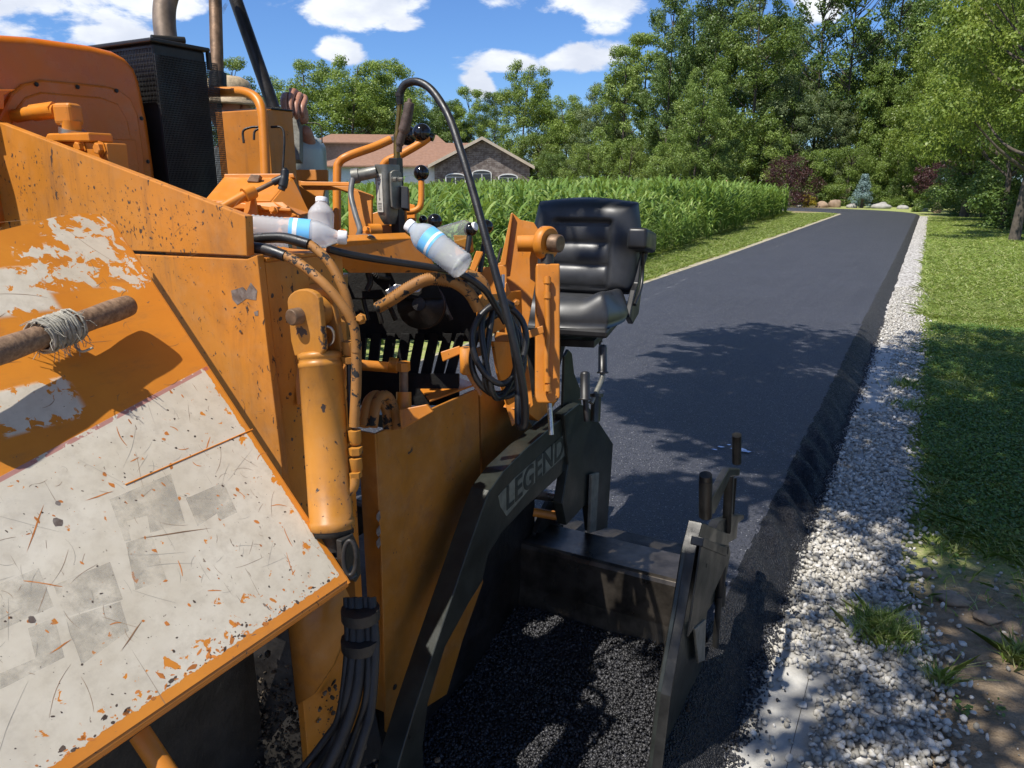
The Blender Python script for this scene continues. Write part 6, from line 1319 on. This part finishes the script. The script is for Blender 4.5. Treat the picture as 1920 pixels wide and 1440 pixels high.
# ================================================================ STICK bound with twine
M['wood'] = plain('weathered_wood', (0.20, 0.125, 0.075), .65, 0, .4, 8, bump=.5)
m, t, b, co = mat('weathered_pole'); gv = t.noise(t.scale(co, (3, 40, 40)), 3, 5, .7); t.link(t.mix(t.step(gv, .3, .7), (.11, .062, .035), (.27, .17, .10)), b.inputs['Base Color']); b.inputs['Roughness'].default_value = .6; t.link(t.bump(gv, .5, .003), b.inputs['Normal']); M['pole'] = m
def wd(u, v): s, tt = wl(u, v); return (W3(s, tt) - Vector(_C)).dot(Vector(_fw))
pa, pb = P(-260, 752, D=wd(-260, 752) - .10 if wd(-260, 752) > .3 else .8), P(246, 571, D=wd(246, 571) - .050); pa = P(-160, 716, D=wd(0, 655) - .055 - .12)
ax = pb - pa; L = ax.length
stick = empty('wooden_pole', pa, 'thick weathered wooden pole lying over the hopper wing, bound with pale twine', 'pole')
prs = [(0, .018)] + [(L * f, .0205 + .0008 * math.sin(f * 23)) for f in np.linspace(.03, .965, 16)] + [(L * .985, .0195), (L * .996, .0165), (L, .011)]
st_ = MB().lathe(pa, ax, prs, 22).build('pole_shaft', M['pole'], stick)
M['twine'] = plain('frayed_twine', (0.30, 0.28, 0.23), .85, 0, .3, 60, bump=.5); mb = MB(); axn = ax.normalized(); u_ = axn.orthogonal().normalized(); v_ = axn.cross(u_)
tw0 = ((P(100, 620, D=1.0) - Vector(_C)).normalized()); fcen = .0
c_tw = min([(abs((P(105, 618, D=1) - Vector(_C)).normalized().cross((pa + ax * f - Vector(_C)).normalized()).length), f) for f in np.linspace(0, 1, 200)])[1]
rg = np.random.default_rng(5)
for layer in range(3):
    pts = []; n_ = 13
    for k in range(n_ * 10):
        a = k / 10 * 2 * math.pi; h = (c_tw * L) + (-.032 + .064 * (k / (n_ * 10))) * (1 if layer % 2 == 0 else -1) + .006 * math.sin(a * .5 + layer) + rg.normal() * .001
        rr_ = .0225 + .0026 * layer + rg.random() * .003; pts.append(pa + axn * h + (u_ * math.cos(a) + v_ * math.sin(a)) * rr_)
    mb.tube(pts, .0023, 5, False)
mb.build('twine_binding', M['twine'], stick)
mb = MB()
for k in range(60):
    a = rg.random() * 6.28; h = c_tw * L + rg.uniform(-.036, .036); p = pa + axn * h + (u_ * math.cos(a) + v_ * math.sin(a)) * .024; d = ((u_ * math.cos(a) + v_ * math.sin(a)) + axn * rg.normal() * .8 + Vector((0, 0, -.6))).normalized()
    mb.tube(smooth_path([p, p + d * .008 + Vector(rg.normal(size=3)) * .003, p + d * (.012 + .016 * rg.random()) + Vector((0, 0, -.008))], 2), .0006, 4, False)
o = mb.build('twine_fray', M['twine'], stick); o['kind'] = 'stuff'
q0 = pa + axn * (c_tw * L + .036); mb = MB().tube(smooth_path([q0, q0 + Vector((.01, -.01, -.03)), q0 + Vector((.03, -.012, -.042)), q0 + Vector((.045, 0, -.036))], 6), .0022, 8); mb.build('twine_end', M['twine'], stick)
# ================================================================ OPERATOR (hat, body, arm and hand)
def skinned(name, verts, edges, radii, mt, par, sub=2, root=0):
    me = bpy.data.meshes.new(name); off = Vector((0, 0, 0)); q = par
    while q is not None: off += q.location; q = q.parent
    me.from_pydata([tuple(Vector(v) - off) for v in verts], edges, []); o = bpy.data.objects.new(name, me); COL.objects.link(o); o.parent = par
    md = o.modifiers.new('skin', 'SKIN'); md.use_smooth_shade = True; sv = me.skin_vertices[0].data if len(me.skin_vertices) else None
    if sv is None:
        bm = bmesh.new(); bm.from_mesh(me); bm.verts.layers.skin.verify(); bm.to_mesh(me); bm.free(); sv = me.skin_vertices[0].data
    for i, r in enumerate(radii): sv[i].radius = (r, r) if not isinstance(r, tuple) else r; sv[i].use_root = (i == root)
    s_ = o.modifiers.new('sub', 'SUBSURF'); s_.levels = sub; s_.render_levels = sub; me.materials.append(mt); return o
hw = P(556, 222, D=2.948)                               # wrist / back of the hand
hd = P(432, 207, D=3.217); hip = Vector((hd.x - .02, hd.y + .05, hd.z - .80)); ft = hip.z - .86
man = empty('person', (hip.x, hip.y, ft), 'operator in straw hat and grey shirt, one hand over the corner of the cabinet', 'person')
nk = Vector((hd.x, hd.y, hd.z - .15)); ch = nk + Vector((0, .02, -.14)); shR = nk + Vector((.19, .0, -.06)); shL = nk + Vector((-.19, .05, -.06))
elb = P(592, 330, D=3.253); wr = P(570, 236, D=3.042)
V_b = [hip, hip.lerp(ch, .5), ch, nk, nk + Vector((0, 0, .06)), shR, shR.lerp(elb, .5), elb, elb.lerp(wr, .5), wr, shL, shL + Vector((-.04, -.02, -.28)), shL + Vector((-.02, -.15, -.48)),
       hip + Vector((.09, 0, -.06)), hip + Vector((.1, -.02, -.45)), Vector((hip.x + .1, hip.y, ft + .06)), Vector((hip.x + .1, hip.y - .14, ft + .03)), hip + Vector((-.09, 0, -.06)), hip + Vector((-.1, -.02, -.45)), Vector((hip.x - .1, hip.y, ft + .06)), Vector((hip.x - .1, hip.y - .14, ft + .03))]
E_b = [(0, 1), (1, 2), (2, 3), (3, 4), (2, 5), (5, 6), (6, 7), (7, 8), (8, 9), (2, 10), (10, 11), (11, 12), (0, 13), (13, 14), (14, 15), (15, 16), (0, 17), (17, 18), (18, 19), (19, 20)]
R_b = [.14, .13, .15, .06, .052, .07, .052, .043, .038, .029, .07, .05, .035, .09, .065, .045, .035, .09, .065, .045, .035]
skinned('body', V_b, E_b, R_b, M['skin'], man)
sleeve = [ch.lerp(shR, .6), shR, shR.lerp(elb, .42)]
skinned('shirt', [hip + Vector((0, 0, -.02)), hip.lerp(ch, .5), ch, nk + Vector((0, 0, -.05)), shR, shR.lerp(elb, .45), shL, shL + Vector((-.03, -.01, -.17))], [(0, 1), (1, 2), (2, 3), (2, 4), (4, 5), (2, 6), (6, 7)], [.165, .155, .175, .085, .09, .072, .09, .07], M['shirt'], man)
skinned('trousers', [hip, hip + Vector((.09, 0, -.06)), hip + Vector((.1, -.02, -.45)), Vector((hip.x + .1, hip.y, ft + .10)), hip + Vector((-.09, 0, -.06)), hip + Vector((-.1, -.02, -.45)), Vector((hip.x - .1, hip.y, ft + .10))], [(0, 1), (1, 2), (2, 3), (0, 4), (4, 5), (5, 6)], [.15, .105, .08, .065, .105, .08, .065], M['trousers'], man)
MB().sphere(hd, .098, 24, (.82, .95, 1.2)).sphere(hd + Vector((.0, -.098, -.01)), .016, 10, (.8, 1, 1.5)).sphere(hd + Vector((.082, 0, -.005)), .022, 10, (.4, .8, 1.3)).sphere(hd + Vector((-.082, 0, -.005)), .022, 10, (.4, .8, 1.3)).build('head', M['skin'], man)
MB().sphere(hd + Vector((.034, -.084, .012)), .012, 10).sphere(hd + Vector((-.034, -.084, .012)), .012, 10).build('eyes', M['plastic'], man)
MB().lathe(hd + Vector((0, 0, .045)), (0.05, 0, 1), [(-.022, .165), (-.018, .168), (0, .098), (.05, .094), (.078, .082), (.092, .05), (.095, 0)], 36).build('straw_hat', M['straw'], man)
# hand draped over the edge: palm plus four fingers and a thumb
fr = [(537, 196), (550, 190), (562, 194), (573, 203)]; Dh_ = 2.5
kn = [P(534, 178, D=2.925), P(549, 172, D=2.948), P(562, 176, D=2.972), P(573, 184, D=2.995)]
vs = [wr, P(566, 212, D=3.030), P(556, 194, D=3.007)]; ed = [(0, 1), (1, 2)]; rd = [.032, .036, .034]
for i, k in enumerate(kn):
    b0 = len(vs); fl_ = [k, P(531 + i * 12, 190 + i * 3, D=2.878 + .02 * i), P(533 + i * 11, 207 + i * 3 - (4 if i == 3 else 0), D=2.872 + .02 * i), P(537 + i * 10, 220 + i * 1.5 - (5 if i in (0, 3) else 0), D=2.896 + .02 * i)]
    vs += fl_; rd += [.0145, .0132, .012, .010]; ed += [(2, b0), (b0, b0 + 1), (b0 + 1, b0 + 2), (b0 + 2, b0 + 3)]
b0 = len(vs); vs += [P(548, 205, D=3.042), P(534, 208, D=3.024), P(526, 214, D=2.995)]; rd += [.014, .0125, .010]; ed += [(1, b0), (b0, b0 + 1), (b0 + 1, b0 + 2)]
skinned('hand', vs, ed, rd, M['skin'], man, 2)
plD('cabinet_end_post', [(536, 214), (562, 214), (562, 300), (545, 300)], 3.0, .05, 'greybox')
# ================================================================ distant figure by the corn
g = G(1363, 49) ; fig = empty('person', g, 'tiny distant person in a white shirt at the far side of the corn', 'person')
skinned('body', [g + Vector(q) for q in ((0, 0, .9), (0, 0, 1.2), (0, 0, 1.45), (0, 0, 1.55), (.18, 0, 1.4), (.24, 0, 1.1), (-.18, 0, 1.4), (-.24, 0, 1.1), (.1, 0, .5), (.1, 0, .05), (-.1, 0, .5), (-.1, 0, .05))], [(0, 1), (1, 2), (2, 3), (2, 4), (4, 5), (2, 6), (6, 7), (0, 8), (8, 9), (0, 10), (10, 11)], [.13, .12, .14, .05, .06, .04, .06, .04, .08, .05, .08, .05], M['trousers'], fig, 1)
skinned('white_shirt', [g + Vector(q) for q in ((0, 0, .92), (0, 0, 1.2), (0, 0, 1.45), (.19, 0, 1.4), (.24, 0, 1.15), (-.19, 0, 1.4), (-.24, 0, 1.15))], [(0, 1), (1, 2), (2, 3), (3, 4), (2, 5), (5, 6)], [.15, .14, .155, .075, .06, .075, .06], M['wallw'], fig, 1)
MB().sphere(g + Vector((0, 0, 1.68)), .11, 14, (.85, .95, 1.15)).build('head', M['skin'], fig)
